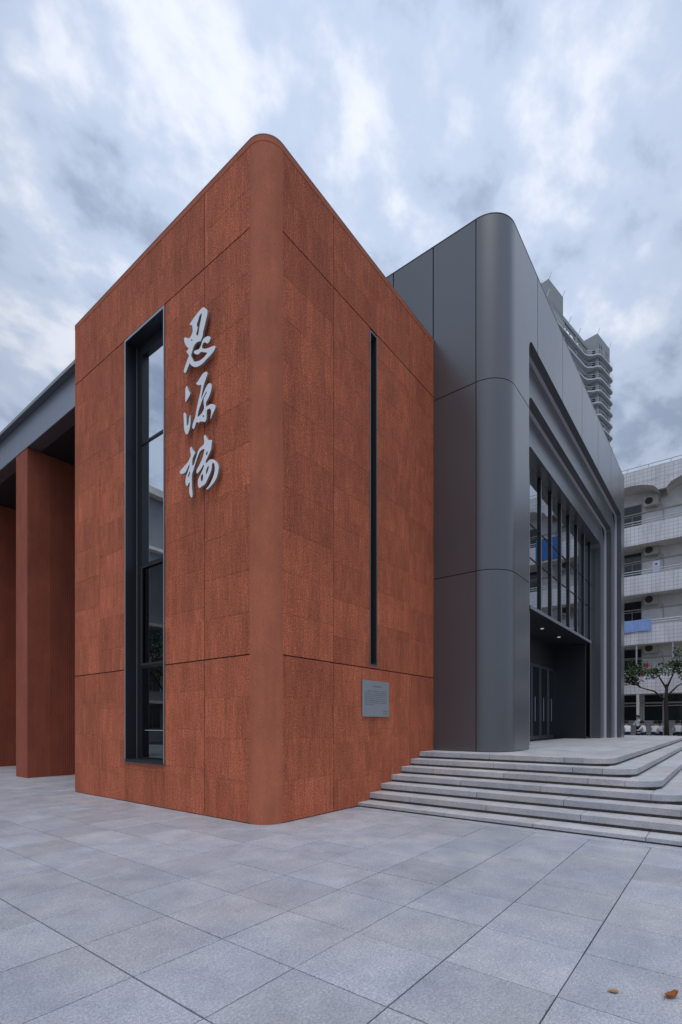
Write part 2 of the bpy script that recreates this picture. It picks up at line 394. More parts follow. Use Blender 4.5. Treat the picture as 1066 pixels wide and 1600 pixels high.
# ================================================================== ENTRANCE STEPS
steps = thing('entrance_steps', 'pale granite steps with rounded slab corners climbing to the grey building entrance', 'steps', (2.48, 0, 0))
def sbuild(mb, name, mat, parent=steps, **k):
    mb.v = [(x-2.48, y, z) for x, y, z in mb.v]; return mb.build(name, mat, parent, **k)
ZS = [.083+.1495*k for k in range(7)]
XS_ = [2.48+.415*k for k in range(7)]
YS_ = [-4.08-.42*(6-k) for k in range(7)]
XEND = 26.5
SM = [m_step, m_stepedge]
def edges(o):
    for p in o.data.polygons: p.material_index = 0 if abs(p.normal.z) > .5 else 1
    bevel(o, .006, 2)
for k in range(7):
    z, x, y = ZS[k], XS_[k], YS_[k]; r = .50; th = .105 if k else .060
    depth = .50 if k < 6 else .50
    # straight front, cut into slabs
    L = abs(y)-r; n = max(1, round(L/1.55)); cuts = [0]
    offs = [(.35, .95, .6, .1, .8, .45, .2)[k]]
    yy = -offs[0]
    while yy > -(L-.25): cuts.append(yy); yy -= 1.52
    cuts = [c for c in cuts]; cuts.append(-L)
    for a, b in zip(cuts[:-1], cuts[1:]):
        if a-b < .02: continue
        mb = MB().box(x, x+depth-.004, b+.004, a-.003 if a < 0 else a-.001, z-th, z)
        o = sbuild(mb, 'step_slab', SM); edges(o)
    # rounded corner piece
    oa = arc(x+r, y+r, r, 180, 270, 12); w = depth-.004
    poly = oa + [(x+r, y+w), (x+w, y+w), (x+w, y+r)] if w < r else oa + [(x+r, y+w), (x+w, y+r)]
    poly = oa + [(x+r+.35, y), (x+r+.35, y+w), (x+w+.06, y+w+0.0), (x+w, y+w+.06), (x+w, y+r+.0)]
    poly = [p for p in poly]
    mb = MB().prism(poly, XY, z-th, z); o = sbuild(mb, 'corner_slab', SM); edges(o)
    # side run
    xx = x+r+.35+.003
    while xx < XEND:
        x2 = min(xx+1.52, XEND)
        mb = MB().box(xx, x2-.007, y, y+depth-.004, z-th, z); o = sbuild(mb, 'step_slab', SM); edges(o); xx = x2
    # riser base below this slab, set back under the nosing
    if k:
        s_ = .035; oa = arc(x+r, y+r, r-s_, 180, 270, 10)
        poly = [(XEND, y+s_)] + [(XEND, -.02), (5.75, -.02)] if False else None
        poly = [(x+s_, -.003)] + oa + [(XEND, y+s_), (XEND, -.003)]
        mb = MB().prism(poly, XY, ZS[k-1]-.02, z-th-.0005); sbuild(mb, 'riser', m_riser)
mb = MB().prism([(XS_[0]+.05, -.003)]+arc(XS_[0]+.5, YS_[0]+.5, .45, 180, 270, 8)+[(XEND, YS_[0]+.05), (XEND, -.003)], XY, -.3, .0228)
sbuild(mb, 'foundation', m_riser)
# platform top paving
plat = MB(); zt = ZS[6]; x = XS_[6]+.5; k = 0
platx = [x+1.2*i for i in range(19)]
for i in range(len(platx)-1):
    yb = YS_[6]+.5
    for j in range(4):
        ya, y2 = yb+.9*j, yb+.9*(j+1)
        o = sbuild(MB().box(platx[i]+.002, platx[i+1]-.002, ya+.002, min(y2, -.002)-.002 if platx[i] < 5.7 else y2-.002, zt-.06, zt-.0008), 'platform_slab', m_step)
o = sbuild(MB().box(XS_[6]+.5, 5.70, -.005, -.003, .2, .3), 'shim', m_riser)
bpy.data.objects.remove(o)

# ================================================================== RED BUILDING
HT = 11.215; LA = 6.607; LB = 5.702; RR = .38
red = thing('red_building', 'tall terracotta red building block with rounded corner and tall dark window', 'building')
# core walls (hollow) behind the facing
c = MB(); g = .014
WY0, WY1, WZ0, WZ1 = 2.813, 4.287, .850, 9.755
c.box(g, .30, RR, WY0, .0, HT-.09); c.box(g, .30, WY1, LA-.002, .0, HT-.09); c.box(g, .30, WY0, WY1, .0, WZ0); c.box(g, .30, WY0, WY1, WZ1, HT-.09)
SX0, SX1, SZ0, SZ1 = 2.905, 3.175, 2.84, 9.735
c.box(RR, SX0, g, .30, .0, HT-.09); c.box(SX1, LB, g, .30, .0, HT-.09); c.box(SX0, SX1, g, .30, 0, SZ0); c.box(SX0, SX1, g, .30, SZ1, HT-.09)
c.box(.30, LB, LA-.3, LA-.002, 0, HT-.09); c.box(.31, LB, .31, LA-.3, HT-.4, HT-.15)
c.box(LB-.2, LB, .30, LA-.3, 0, HT-.09)
c.build('wall_core', m_seam, red)
MB().box(.301, LB-.2, .301, LA-.301, .0, .05).build('room_floor', m_room, red)
# rounded corner column, smooth
ca = arc(RR, RR, RR, 270, 180, 20)
poly = ca + [(.30, RR), (.30, .30), (RR, .30)]
o = MB().prism(poly, XY, 0, HT-.001).build('corner_column', m_smooth, red); autosmooth(o.data, 40)
# coping: a thin smooth band that follows the top
cop = MB()
outer = [(LB, -.004)] + arc(RR, RR, RR+.004, 270, 180, 20) + [(-.004, LA)]
inner = [(LB, .33)] + [(.33+.05*math.cos(R(a)), .33+.05*math.sin(R(a))) for a in [270-90*i/20 for i in range(21)]] + [(.33, LA)]
inner = [(LB, .33)] + [(.34, .34)]*21 + [(.33, LA)]
for zz0, zz1 in ((HT-.10, HT),):
    cop.strip([(p[0], p[1], zz0) for p in outer], [(p[0], p[1], zz1) for p in outer])
    cop.strip([(p[0], p[1], zz1) for p in outer], [(p[0], p[1], zz1) for p in inner])
    cop.strip([(p[0], p[1], zz0) for p in outer], [(p[0], p[1], zz0) for p in inner])
    cop.strip([(p[0], p[1], zz0) for p in inner], [(p[0], p[1], zz1) for p in inner])
o = cop.build('coping', m_smooth, red); autosmooth(o.data, 40)
o = MB()
o2 = [(LB, -.008)] + arc(RR, RR, RR+.008, 270, 180, 20) + [(-.008, LA)]
o.strip([(p[0], p[1], HT) for p in o2], [(p[0], p[1], HT+.010) for p in o2]); o.strip([(p[0], p[1], HT+.010) for p in o2], [(p[0], p[1], HT+.010) for p in inner]); o.strip([(p[0], p[1], HT) for p in o2], [(p[0], p[1], HT) for p in inner])
o = o.build('roof_flashing', m_metal_l, red); autosmooth(o.data, 40)
rows = [.012, .70, 1.40, 2.10, 2.784] + [2.784+.70*i for i in range(1, 10)] + [9.783, 10.42, HT-.10]
GRV = (2.784, 9.783)
pcache = {}
def panel(axis, a, b, z0, z1, gl=.0012, gr=.0012):
    gz0 = .011 if any(abs(z0-q) < 1e-3 for q in GRV) else .0012
    gz1 = .011 if any(abs(z1-q) < 1e-3 for q in GRV) else .0012
    a += gl; b -= gr; z0 += gz0; z1 -= gz1
    key = (axis, round(b-a, 4), round(z1-z0, 4))
    if key not in pcache:
        m = MB(); t = g-.0005; c_ = .002; w = b-a; h = z1-z0
        # face sits at depth 0, chamfered edge, back at t
        bk = [(0, 0), (w, 0), (w, h), (0, h)]; fr = [(c_, c_), (w-c_, c_), (w-c_, h-c_), (c_, h-c_)]
        f3 = (lambda p, d: (p[0], d, p[1])) if axis == 'x' else (lambda p, d: (d, p[0], p[1]))
        m.v = [f3(p, t) for p in bk]+[f3(p, c_) for p in bk]+[f3(p, 0) for p in fr]
        m.f = [(8, 9, 10, 11)]+[(i, (i+1) % 4, 4+(i+1) % 4, 4+i) for i in range(4)]+[(4+i, 4+(i+1) % 4, 8+(i+1) % 4, 8+i) for i in range(4)]; m.mi = [0]*9
        pcache[key] = m.mesh('panel', m_panel)
    jit = random.uniform(0, .0012)
    link('panel', pcache[key], red, (a, jit, z0) if axis == 'x' else (jit, a, z0))
colA = [(RR, 1.580, .002, .008), (1.580, WY0, .008, .001), (WY0, WY1, .001, .001), (WY1, 5.404, .001, .0035), (5.404, LA, .0035, 0)]
def shifted(k):
    o = (.0, .24, .0, -.20, .13)[k]
    return [r_ if i in (0, 4, 14, 16) or (i in (1, 2, 3, 15) and k % 2 == 0) else r_+o*(.6 if i in (1, 2, 3, 15) else 1) for i, r_ in enumerate(rows)]
for ci, (a, b, gl, gr) in enumerate(colA):
    rw = shifted(ci)
    for z0, z1 in zip(rw[:-1], rw[1:]):
        if a == WY0:
            if z1 <= WZ0+.001: pass
            elif z0 >= WZ1-.03: z0 = max(z0, WZ1)
            elif z0 < WZ0 < z1: z1 = WZ0
            else: continue
        panel('y', a, b, z0, z1, gl, gr)
colB = [(RR, 1.724, .002, .008), (1.724, SX0, .008, .001), (SX0, SX1, 0, 0), (SX1, 4.512, .001, .003), (4.512, LB, .003, 0)]
for ci, (a, b, gl, gr) in enumerate(colB):
    rw = shifted((0, 3, 2, 1, 4)[ci])
    for z0, z1 in zip(rw[:-1], rw[1:]):
        if a == SX0:
            if z1 <= 2.79: pass
            elif z0 >= 9.78: pass
            else: continue
        panel('x', a, b, z0, z1, gl, gr)
# small fillers above and below the slot
panel('x', SX0, SX1, 2.80, 2.838); 
# tall window
win = link('window', MB().box(-.012, .26, WY0, WY0+.035, WZ0, WZ1).box(-.012, .26, WY1-.035, WY1, WZ0, WZ1).box(-.012, .26, WY0+.035, WY1-.035, WZ1-.04, WZ1).box(-.03, .26, WY0+.035, WY1-.035, WZ0, WZ0+.05).mesh('window', m_frame), red)
fb = MB().box(-.018, -.0125, WY0-.002, WY0+.036, WZ0-.002, WZ1+.002).box(-.018, -.0125, WY1-.036, WY1+.002, WZ0-.002, WZ1+.002).box(-.018, -.0125, WY0+.036, WY1-.036, WZ1-.040, WZ1+.002)
fb.build('window_trim', m_trim, win)
MB().box(-.045, .20, WY0+.0, WY1, WZ0-.012, WZ0-.001).build('window_sill', m_metal, win)
GX = .25
iy0, iy1 = WY0+.24, WY1-.235
fr = MB()
fr.box(GX-.01, GX+.08, WY0+.035, iy0, WZ0+.05, WZ1-.04); fr.box(GX-.01, GX+.08, iy1, WY1-.035, WZ0+.05, WZ1-.04)
fr.box(GX-.01, GX+.08, iy0, iy1, 9.50, WZ1-.04); fr.box(GX-.01, GX+.08, iy0, iy1, WZ0+.05, WZ0+.09)
fr.build('inner_frame', m_frame, win)
MB().box(GX-.018, GX-.0105, WY1-.052, WY1-.036, WZ0+.05, WZ1-.04).box(GX-.018, GX-.0105, WY0+.036, WY0+.052, WZ0+.05, WZ1-.04).build('highlight_bead', m_trim, win)  # pale strips added as the highlight line along the inner frame edge
tz = [WZ0+.09, 2.85, 5.01, 7.60, 9.50]
for z in tz[1:-1]: MB().box(GX-.02, GX+.06, iy0-.2, iy1, z-.022, z+.022).build('transom', m_frame, win)
for a, b in zip(tz[:-1], tz[1:]):
    lo = a+(.022 if a > 1 else 0); hi = b-(.022 if b < 9.4 else 0)
    MB().box(GX+.005, GX+.017, iy0, iy1, lo, hi).build('pane', m_glass3 if a < 4 else m_glass, win)
s = MB(); a, b = 2.872, 4.988
s.box(GX-.035, GX-.0205, iy0, iy0+.05, a, b).box(GX-.035, GX-.0205, iy1-.05, iy1, a, b).box(GX-.035, GX-.0205, iy0+.05, iy1-.05, a, a+.05).box(GX-.035, GX-.0205, iy0+.05, iy1-.05, b-.05, b)
s.build('opening_sash', m_black, win)
MB().box(GX+.0, GX+.004, iy0+.1, iy1-.1, 1.50, 1.515).box(GX+.0, GX+.004, iy0+.1, iy0+.112, 1.42, 1.50).build('handle_rail', m_rail, win)
# the room behind: blind, table
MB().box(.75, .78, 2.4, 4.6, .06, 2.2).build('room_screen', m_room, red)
# slot window in the other face
sw = link('slot_window', MB().box(SX0, SX0+.03, -.006, .22, SZ0, SZ1).box(SX1-.03, SX1, -.006, .22, SZ0, SZ1).box(SX0+.03, SX1-.03, -.006, .22, SZ1-.03, SZ1).box(SX0+.03, SX1-.03, -.006, .22, SZ0, SZ0+.03).mesh('slot_window', m_metal), red)
MB().box(SX0+.03, SX1-.03, .205, .217, SZ0+.03, SZ1-.03).build('pane', m_black, sw)
MB().box(SX0+.031, SX0+.036, .0, .204, SZ0+.10, SZ1-.03).box(SX1-.036, SX1-.031, .0, .204, SZ0+.10, SZ1-.03).build('reveal', m_gap, sw)

# ------------------------------------------------ lettering (brush-written characters on the left face)
def smooth_loop(pts, n=4, tension=.5):
    out = []; N = len(pts)
    for i in range(N):
        p0, p1, p2, p3 = (Vector(pts[(i+k) % N]) for k in (-1, 0, 1, 2))
        for j in range(n):
            t = j/n
            q = .5*((2*p1)+(-p0+p2)*t+(2*p0-5*p1+4*p2-p3)*t*t+(-p0+3*p1-3*p2+p3)*t**3)
            out.append((q.x, q.y))
    return out
def pix(x, y, X):
    F = (math.cos(PH), math.sin(PH)); Q = (math.sin(PH), -math.cos(PH)); k = (x-533)/778.4
    d = (F[0]+Q[0]*k, F[1]+Q[1]*k, (1130.4-y)/778.4); t = (X+5.519)/d[0]
    return (-5.8227+d[1]*t, 1.65+d[2]*t)
def ell(cx, cy, rx, ry): return [(cx+rx*math.cos(R(a)), cy+ry*math.sin(R(a))) for a in range(0, 360, 60)]
CH = []
CH.append((280, 470, 13.33, [
 [(495,125),(540,150),(580,195),(575,290),(550,390),(520,520),(490,640),(480,720),(450,800),(430,835),(370,850),(320,900),(290,960),(265,1040),(245,1110),(245,1150),(270,1200),(290,1245),(320,1260),(400,1245),(480,1195),(540,1130),(575,1075),(520,1065),(470,1055),(430,1065),(400,1100),(350,1110),(305,1085),(298,1060),(320,1030),(400,1000),(430,960),(455,890),(480,815),(530,755),(590,730),(635,740),(645,770),(630,820),(600,865),(570,880),(535,860),(505,860),(485,890),(470,940),(480,985),(540,990),(600,975),(680,940),(730,928),(748,955),(730,1010),(690,1070),(640,1130),(570,1200),(500,1280),(430,1335),(370,1365),(310,1370),(260,1350),(225,1315),(205,1295),(195,1330),(170,1390),(145,1460),(120,1495),(92,1475),(95,1420),(130,1310),(160,1230),(190,1150),(190,1120),(145,1060),(150,1040),(185,985),(150,945),(115,890),(92,790),(120,755),(160,768),(205,770),(240,720),(270,650),(272,590),(265,520),(250,500),(210,490),(250,420),(310,330),(370,250),(430,180)],
 [(455,250),(462,275),(450,360),(430,460),(410,560),(395,670),(375,715),(350,705),(350,670),(375,560),(360,510),(360,480),(390,390),(415,310)],
 ell(255, 812, 13, 16)]))
CH.append((280, 575, 14.54, [
 [(165,400),(185,440),(215,520),(245,565),(215,640),(180,700),(140,765),(130,680),(130,560),(135,460)],
 [(110,1005),(140,1030),(155,1100),(160,1190),(165,1290),(185,1295),(205,1240),(215,1150),(230,1080),(240,1060),(250,1120),(248,1220),(240,1320),(220,1400),(185,1490),(150,1495),(115,1430),(100,1300),(95,1150),(92,1040)],
 [(600,75),(635,95),(630,140),(600,230),(570,320),(540,420),(515,540),(500,620),(490,690),(530,600),(570,500),(610,410),(650,350),(690,340),(725,365),(725,450),(700,560),(670,640),(625,730),(600,780),(605,870),(640,850),(700,815),(760,815),(810,840),(815,890),(790,960),(750,1040),(710,1140),(700,1130),(715,1040),(715,960),(690,915),(650,925),(620,960),(615,1050),(610,1140),(590,1200),(560,1215),(480,1205),(430,1235),(385,1220),(360,1290),(330,1370),(300,1370),(290,1330),(300,1260),(340,1150),(360,1080),(380,960),(400,860),(425,740),(450,640),(475,520),(490,430),(490,375),(440,385),(375,350),(420,290),(480,190),(540,110)],
 [(610,530),(620,545),(580,620),(550,690),(545,780),(555,860),(550,930),(510,1010),(460,1070),(410,1100),(415,1040),(440,940),(480,820),(520,710),(560,620),(590,560)],
 ell(540, 1088, 15, 24)]))
CH.append((275, 670, 13.907, [
 [(625,125),(645,150),(675,205),(700,240),(740,232),(775,245),(765,320),(755,430),(720,520),(680,610),(645,680),(640,745),(690,700),(730,662),(800,660),(850,690),(900,750),(920,830),(905,940),(880,1040),(830,1140),(760,1230),(680,1305),(645,1305),(700,1240),(760,1130),(810,1000),(835,880),(830,780),(800,730),(775,760),(765,860),(735,960),(690,1060),(650,1150),(610,1210),(560,1240),(510,1280),(480,1260),(468,1180),(475,1090),(520,1000),(560,910),(590,840),(600,780),(580,790),(540,860),(490,930),(450,965),(435,930),(450,870),(500,780),(550,670),(590,560),(610,440),(590,435),(540,460),(500,510),(465,600),(430,700),(395,800),(375,880),(345,960),(335,1060),(335,1180),(340,1300),(350,1400),(345,1475),(320,1485),(290,1420),(278,1330),(285,1250),(290,1160),(265,1180),(240,1235),(210,1220),(198,1140),(210,1040),(240,950),(270,860),(290,780),(280,775),(250,830),(215,910),(170,960),(100,975),(75,945),(100,890),(170,810),(240,730),(290,640),(315,560),(300,480),(300,410),(325,385),(345,420),(370,465),(405,505),(390,560),(355,630),(345,720),(348,800),(375,780),(405,700),(440,580),(470,480),(520,405),(585,345),(608,280),(598,200),(605,140)],
 [(665,485),(680,490),(672,540),(655,575),(643,540)],
 [(695,800),(705,830),(685,910),(650,980),(640,950),(660,860)],
 [(560,980),(580,1010),(575,1100),(550,1140),(530,1100),(538,1020)],
 [(290,915),(295,960),(275,1030),(260,1050),(255,1010),(275,950)]]))
sign = thing('wall_sign', 'white brush-script sign of three large raised Chinese characters running down the red wall', 'sign', (-.02, 1.6, 6))
dg = None
for (ox, oy, sc, loops) in CH:
    cu = bpy.data.curves.new('character', 'CURVE'); cu.dimensions = '2D'; cu.fill_mode = 'BOTH'; cu.extrude = .020
    for lp in loops:
        pts = [pix(ox+a/sc, oy+b/sc, -.10) for a, b in smooth_loop(lp, 3)]
        sp = cu.splines.new('POLY'); sp.points.add(len(pts)-1); sp.use_cyclic_u = True; sp.use_smooth = False
        for q, (yy, zz) in zip(sp.points, pts): q.co = (yy, zz, 0, 1)
    tmp = bpy.data.objects.new('tmp', cu); COL.objects.link(tmp)
    dg = bpy.context.evaluated_depsgraph_get(); dg.update()
    me = bpy.data.meshes.new_from_object(tmp.evaluated_get(dg)); bpy.data.objects.remove(tmp)
    me.transform(Matrix(((0, 0, 1, -.070), (1, 0, 0, 0), (0, 1, 0, 0), (0, 0, 0, 1)))); me.materials.clear(); me.materials.append(m_white); me.materials.append(m_lside)
    for p_ in me.polygons: p_.material_index = 0 if p_.normal.x < -.7 else 1
    me.transform(Matrix.Translation((.02, -1.6, -6))); me.name = 'character'
    link('character', me, sign)
pins = MB()
for (yy, zz) in ((1.62, 8.9), (1.75, 8.2), (1.5, 8.1), (1.55, 7.4), (1.6, 6.7), (1.35, 6.9), (1.95, 5.4), (1.4, 5.5), (1.55, 6.2)):
    pass

# ------------------------------------------------ plaque
pl = thing('wall_plaque', 'grey metal plaque with small dark engraved lines on the red wall beside the steps', 'plaque', (3.1, 0, 2.16))
o = MB().box(-.49, .49, -.035, -.008, -.37, .37).build('plate', m_plaq, pl); bevel(o, .004, 2)
tx = MB()
def glyph(x, z, s):
    t = s*.11
    for q in range(random.randint(2, 3)):
        zz = z+s*(.1+.8*q/2.6); w0 = random.uniform(0, .2)*s; tx.box(x+w0, x+s*random.uniform(.65, .9), -.0362, -.0348, zz, zz+t)
    xx = x+s*random.uniform(.15, .6); tx.box(xx, xx+t, -.0366, -.0352, z+s*.05, z+s*.9)
for i in range(7): glyph(-.16+i*.052, .235, .042)
for r_ in range(8):
    n = 26 if 0 < r_ < 7 else (24 if r_ == 0 else 11)
    for i in range(n):
        if random.random() < .07: continue
        glyph(-.42+.031*i+(.062 if r_ == 0 else 0), .145-.040*r_, .024)
for r_ in range(2):
    for i in range(6-r_): glyph(.26+.03*i, -.265-.045*r_, .024)
tx.build('engraved_text', m_ink, pl)
for sx in (-.45, .45):
    for sz in (-.33, .33):
        MB().prism([(sx+.012*math.cos(R(a)), sz+.012*math.sin(R(a))) for a in range(0, 360, 45)], XZ, -.042, -.0352).build('screw', m_trim, pl)

# ================================================================== PORTICO (left)
por = thing('portico', 'colonnade wing with terracotta pillars under a flat grey metal roof at the left', 'building', (.5, 12, 0))
def pb(mb, name, mat, **k):
    mb.v = [(x-.5, y-12, z) for x, y, z in mb.v]; return mb.build(name, mat, por, **k)
RZ = 9.97
for y0 in (10.86, 16.13, 21.4, 26.67):
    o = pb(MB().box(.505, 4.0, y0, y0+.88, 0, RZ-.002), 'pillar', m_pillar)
    rb = MB()
    for i in range(46):
        x = 1.12+.062*i; rb.box(x, x+.030, y0-.014, y0-.0005, .0, RZ-.003)
    pb(rb, 'ribbing', m_pillar, kind='stuff')
# back wall of the colonnade
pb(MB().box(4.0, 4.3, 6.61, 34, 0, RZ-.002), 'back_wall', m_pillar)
# fascia panels
ys = [6.612, 11.30, 15.95, 20.6, 25.25, 29.9, 34]
for a, b in zip(ys[:-1], ys[1:]):
    o = pb(MB().box(.49, .52, a+.006, b-.006, RZ+.002, 10.84), 'fascia_panel', m_metal_l); bevel(o, .004, 1)
    for i, (xa, xb) in enumerate(((.522, .86), (.868, 2.2), (2.208, 4.0))):
        pb(MB().box(xa, xb, a+.006, b-.006, RZ, RZ+.02), 'soffit_panel', m_frame if i else m_metal)
pb(MB().box(.521, 4.2, 6.615, 34, RZ+.021, 10.80), 'roof_deck', m_gap)
pb(MB().box(.32, 4.3, 6.612, 34, 10.842, 10.935), 'roof_edge', m_metal)

# ================================================================== GREY BUILDING
gx = 5.705; gy = -1.79; GH = 13.54; GR = .675; GX1 = 22.64; ZP = ZS[6]
grey = thing('grey_building', 'dark grey metal-clad building with rounded corner and a deep stepped entrance portal', 'building', (gx, gy, 0))
def gb(mb, name, mat, parent=None, smooth=None, **k):
    par = parent or grey
    mb.v = [(x-gx, y-gy, z) for x, y, z in mb.v]
    o = mb.build(name, mat, par, **k)
    if smooth: autosmooth(o.data, smooth)
    return o
T = .022                                   # cladding stands proud of the dark carcass by T
zj = [ZP+.002, 5.245, 9.70, GH]
J = .015
# carcass (hollow): left side, right side, back, roof
gb(MB().box(gx+T, gx+.5, gy+GR, 12, ZP-.4, GH-.02).box(gx+.5, GX1-.5, 9.0, 9.4, 0, GH-.02).box(GX1-.5, GX1-T, gy+GR, 9.4, 0, GH-.02).box(gx+.5, GX1-.5, -.2, 9.0, GH-.5, GH-.02).box(gx+.5, GX1-.5, -.3, 9.0, 0, ZP-.01), 'carcass', m_gap)
# front carcass behind the skin, split round the opening
O0 = (7.452, 21.165, 11.505); STP = .87
OP = [(O0[0]+STP*k, O0[1]-STP*k, O0[2]-STP*k) for k in range(3)]
gb(MB().box(gx+GR, 7.10, gy+T, gy+.5, ZP-.4, GH-.02).box(21.5, GX1-GR, gy+T, gy+.5, 0, GH-.02).box(7.10, 21.5, gy+T, gy+.5, 11.9, GH-.02).prism([(gx+GR, gy+T)]+arc(gx+GR, gy+GR, GR-T, 270, 180, 12)+[(gx+GR, gy+GR)], XY, ZP-.4, GH-.02), 'front_carcass', m_gap)
# side cladding
cols = [gy+GR+.0, .015, 1.18, 2.4, 3.6, 4.8, 6.0, 7.2, 8.4]
for a, b in zip(cols[:-1], cols[1:]):
    for z0, z1 in zip(zj[:-1], zj[1:]):
        o = gb(MB().box(gx, gx+T-.001, a+(J if a > gy+GR+.01 else .024), b-J, z0+J*.6, z1-J*.6), 'cladding_panel', m_metal); bevel(o, .003, 1)
# rounded corner cladding
for z0, z1 in zip(zj[:-1], zj[1:]):
    oa = arc(gx+GR, gy+GR, GR, 180, 270, 24); ia = arc(gx+GR, gy+GR, GR-T+.001, 270, 180, 24)
    A = [(oa[0][0], oa[0][1]-.006)]+oa[1:-1]+[(oa[-1][0]-.006, oa[-1][1])]
    mb = MB()
    lo = [(x, y, z0+J*.6) for x, y in oa]; hi = [(x, y, z1-J*.6) for x, y in oa]; ilo = [(x, y, z0+J*.6) for x, y in ia[::-1]]; ihi = [(x, y, z1-J*.6) for x, y in ia[::-1]]
    mb.strip(lo, hi); mb.strip(hi, ihi); mb.strip(ilo, lo); mb.strip(ihi, ilo)
    o = gb(mb, 'corner_panel', m_metal, smooth=35)
# right rounded corner
for z0, z1 in zip(zj[:-1], zj[1:]):
    oa = arc(GX1-GR, gy+GR, GR, 270, 360, 16); mb = MB()
    mb.strip([(x, y, z0+J*.6) for x, y in oa], [(x, y, z1-J*.6) for x, y in oa]); mb.strip([(x, y, z1-J*.6) for x, y in oa], [(GX1-GR, gy+GR, z1-J*.6)]*17)
    gb(mb, 'corner_panel', m_metal, smooth=35)
for a, b in zip([gy+GR, .4, 2, 4, 6.5], [.4, 2, 4, 6.5, 9.4]):
    gb(MB().box(GX1-T+.001, GX1, a+J, b-J, .1, GH), 'cladding_panel', m_metal)
# front cladding around the rounded opening
fx0 = gx+GR+.008; r0 = .28
def fpanel(poly): o = gb(MB().prism(poly, XZ, gy, gy+T-.001), 'cladding_panel', m_metal); return o
for z0, z1 in zip(zj[:2], zj[1:3]):
    fpanel([(fx0, z0+J*.6), (O0[0], z0+J*.6), (O0[0], z1-J*.6), (fx0, z1-J*.6)]); fpanel([(O0[1], z0+J*.6), (GX1-GR-J, z0+J*.6), (GX1-GR-J, z1-J*.6), (O0[1], z1-J*.6)])
fx = [8.17, 10.70, 13.24, 15.9, 18.6, 20.7]
fpanel([(fx0, 9.70+J), (O0[0], 9.70+J)]+arc(O0[0]+r0, O0[2]-r0, r0, 180, 90, 10)+[(fx[0]-J, O0[2]), (fx[0]-J, GH), (fx0, GH)])
for a, b in zip(fx[:-1], fx[1:]): fpanel([(a+J, O0[2]), (b-J, O0[2]), (b-J, GH), (a+J, GH)])
fpanel([(fx[-1]+J, O0[2])]+arc(O0[1]-r0, O0[2]-r0, r0, 90, 0, 10)+[(O0[1], 9.70+J), (GX1-GR-J, 9.70+J), (GX1-GR-J, GH), (fx[-1]+J, GH)])
fo = [(gx-.006, 8.4)]+arc(gx+GR, gy+GR, GR+.006, 180, 270, 20)+arc(GX1-GR, gy+GR, GR+.006, 270, 360, 20)+[(GX1+.006, 8.4)]
fi = [(gx+.26, 8.4)]+arc(gx+GR, gy+GR, GR-.26, 180, 270, 20)+arc(GX1-GR, gy+GR, GR-.26, 270, 360, 20)+[(GX1-.26, 8.4)]
mb = MB(); P3 = lambda L, z: [(x, y, z) for x, y in L]
mb.strip(P3(fo, GH+.001), P3(fo, GH+.016)); mb.strip(P3(fo, GH+.016), P3(fi, GH+.016)); mb.strip(P3(fo, GH+.001), P3(fi, GH+.001))
gb(mb, 'roof_flashing', m_metal, smooth=35)
# stepped portal rings
def loop(o, r, grow=0.0):
    x0, x1, zt = o; x0 -= grow; x1 += grow; zt += grow; r = r+grow
    return [(x0, ZP-.004)]+arc(x0+r, zt-r, r, 180, 90, 10)+arc(x1-r, zt-r, r, 90, 0, 10)+[(x1, ZP-.004)]
def ring(o, r, grow, ya, yb, name, mat):
    A, B = loop(o, r), loop(o, r, grow); mb = MB(); p = lambda L, y: [(x, y, z) for x, z in L]
    mb.strip(p(A, ya), p(A, yb)); mb.strip(p(A, ya), p(B, ya)); mb.strip(p(A, yb), p(B, yb)); mb.strip(p(B, ya), p(B, yb))
    return gb(mb, name, mat, smooth=35)
ring(OP[0], r0, .35, gy+T+.001, -1.603, 'portal_frame', m_metal)
ring(OP[0], r0, .35, -1.602, -1.512, 'light_strip', m_led)
ring(OP[1], r0, .95, -1.511, -1.313, 'portal_frame', m_metal)
ring(OP[1], r0, .35, -1.312, -1.222, 'light_strip', m_led)
ring(OP[2], r0, .95, -1.221, -.80, 'portal_frame', m_metal)
# curtain wall
YG = -.85; cx0, cx1, czt = OP[2]
cw = link('curtain_wall', None, grey); cw.empty_display_size = .2
fins = [10.30+1.24*k for k in range(8)]
for i, x in enumerate(fins):
    zb = ZP if i in (0, 7) else 5.26
    gb(MB().box(x-.035, x+.035, YG-.060, YG-.006, zb, czt-.001), 'mullion', m_frame, cw)
    gb(MB().box(x-.037, x+.037, YG-.064, YG-.0605, zb, czt-.001), 'mullion_cap', m_metal_l, cw)
tzs = [5.26, 6.88, 7.95, czt]
xb = [cx0]+fins+[cx1]
for a, b in zip(xb[:-1], xb[1:]):
    for z0, z1 in zip(tzs[:-1], tzs[1:]): gb(MB().box(a+.006, b-.006, YG, YG+.014, z0+.014, z1-.014), 'pane', m_glass2, cw)
    for z in tzs[1:-1]: gb(MB().box(a+.031, b-.031, YG-.022, YG+.02, z-.013, z+.013), 'transom', m_frame, cw)
for a, b in ((xb[0], xb[1]), (xb[-2], xb[-1])):
    for z0, z1 in ((ZP+.05, 3.1), (3.13, 5.23)): gb(MB().box(a+.006, b-.006, YG, YG+.014, z0, z1), 'pane', m_glass2, cw)
# building interior seen through the glass
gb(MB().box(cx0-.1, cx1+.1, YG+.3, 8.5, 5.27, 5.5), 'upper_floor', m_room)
gb(MB().box(cx0-.1, cx1+.1, YG+3.2, YG+3.3, 5.5, 12.9), 'inner_wall', m_room)
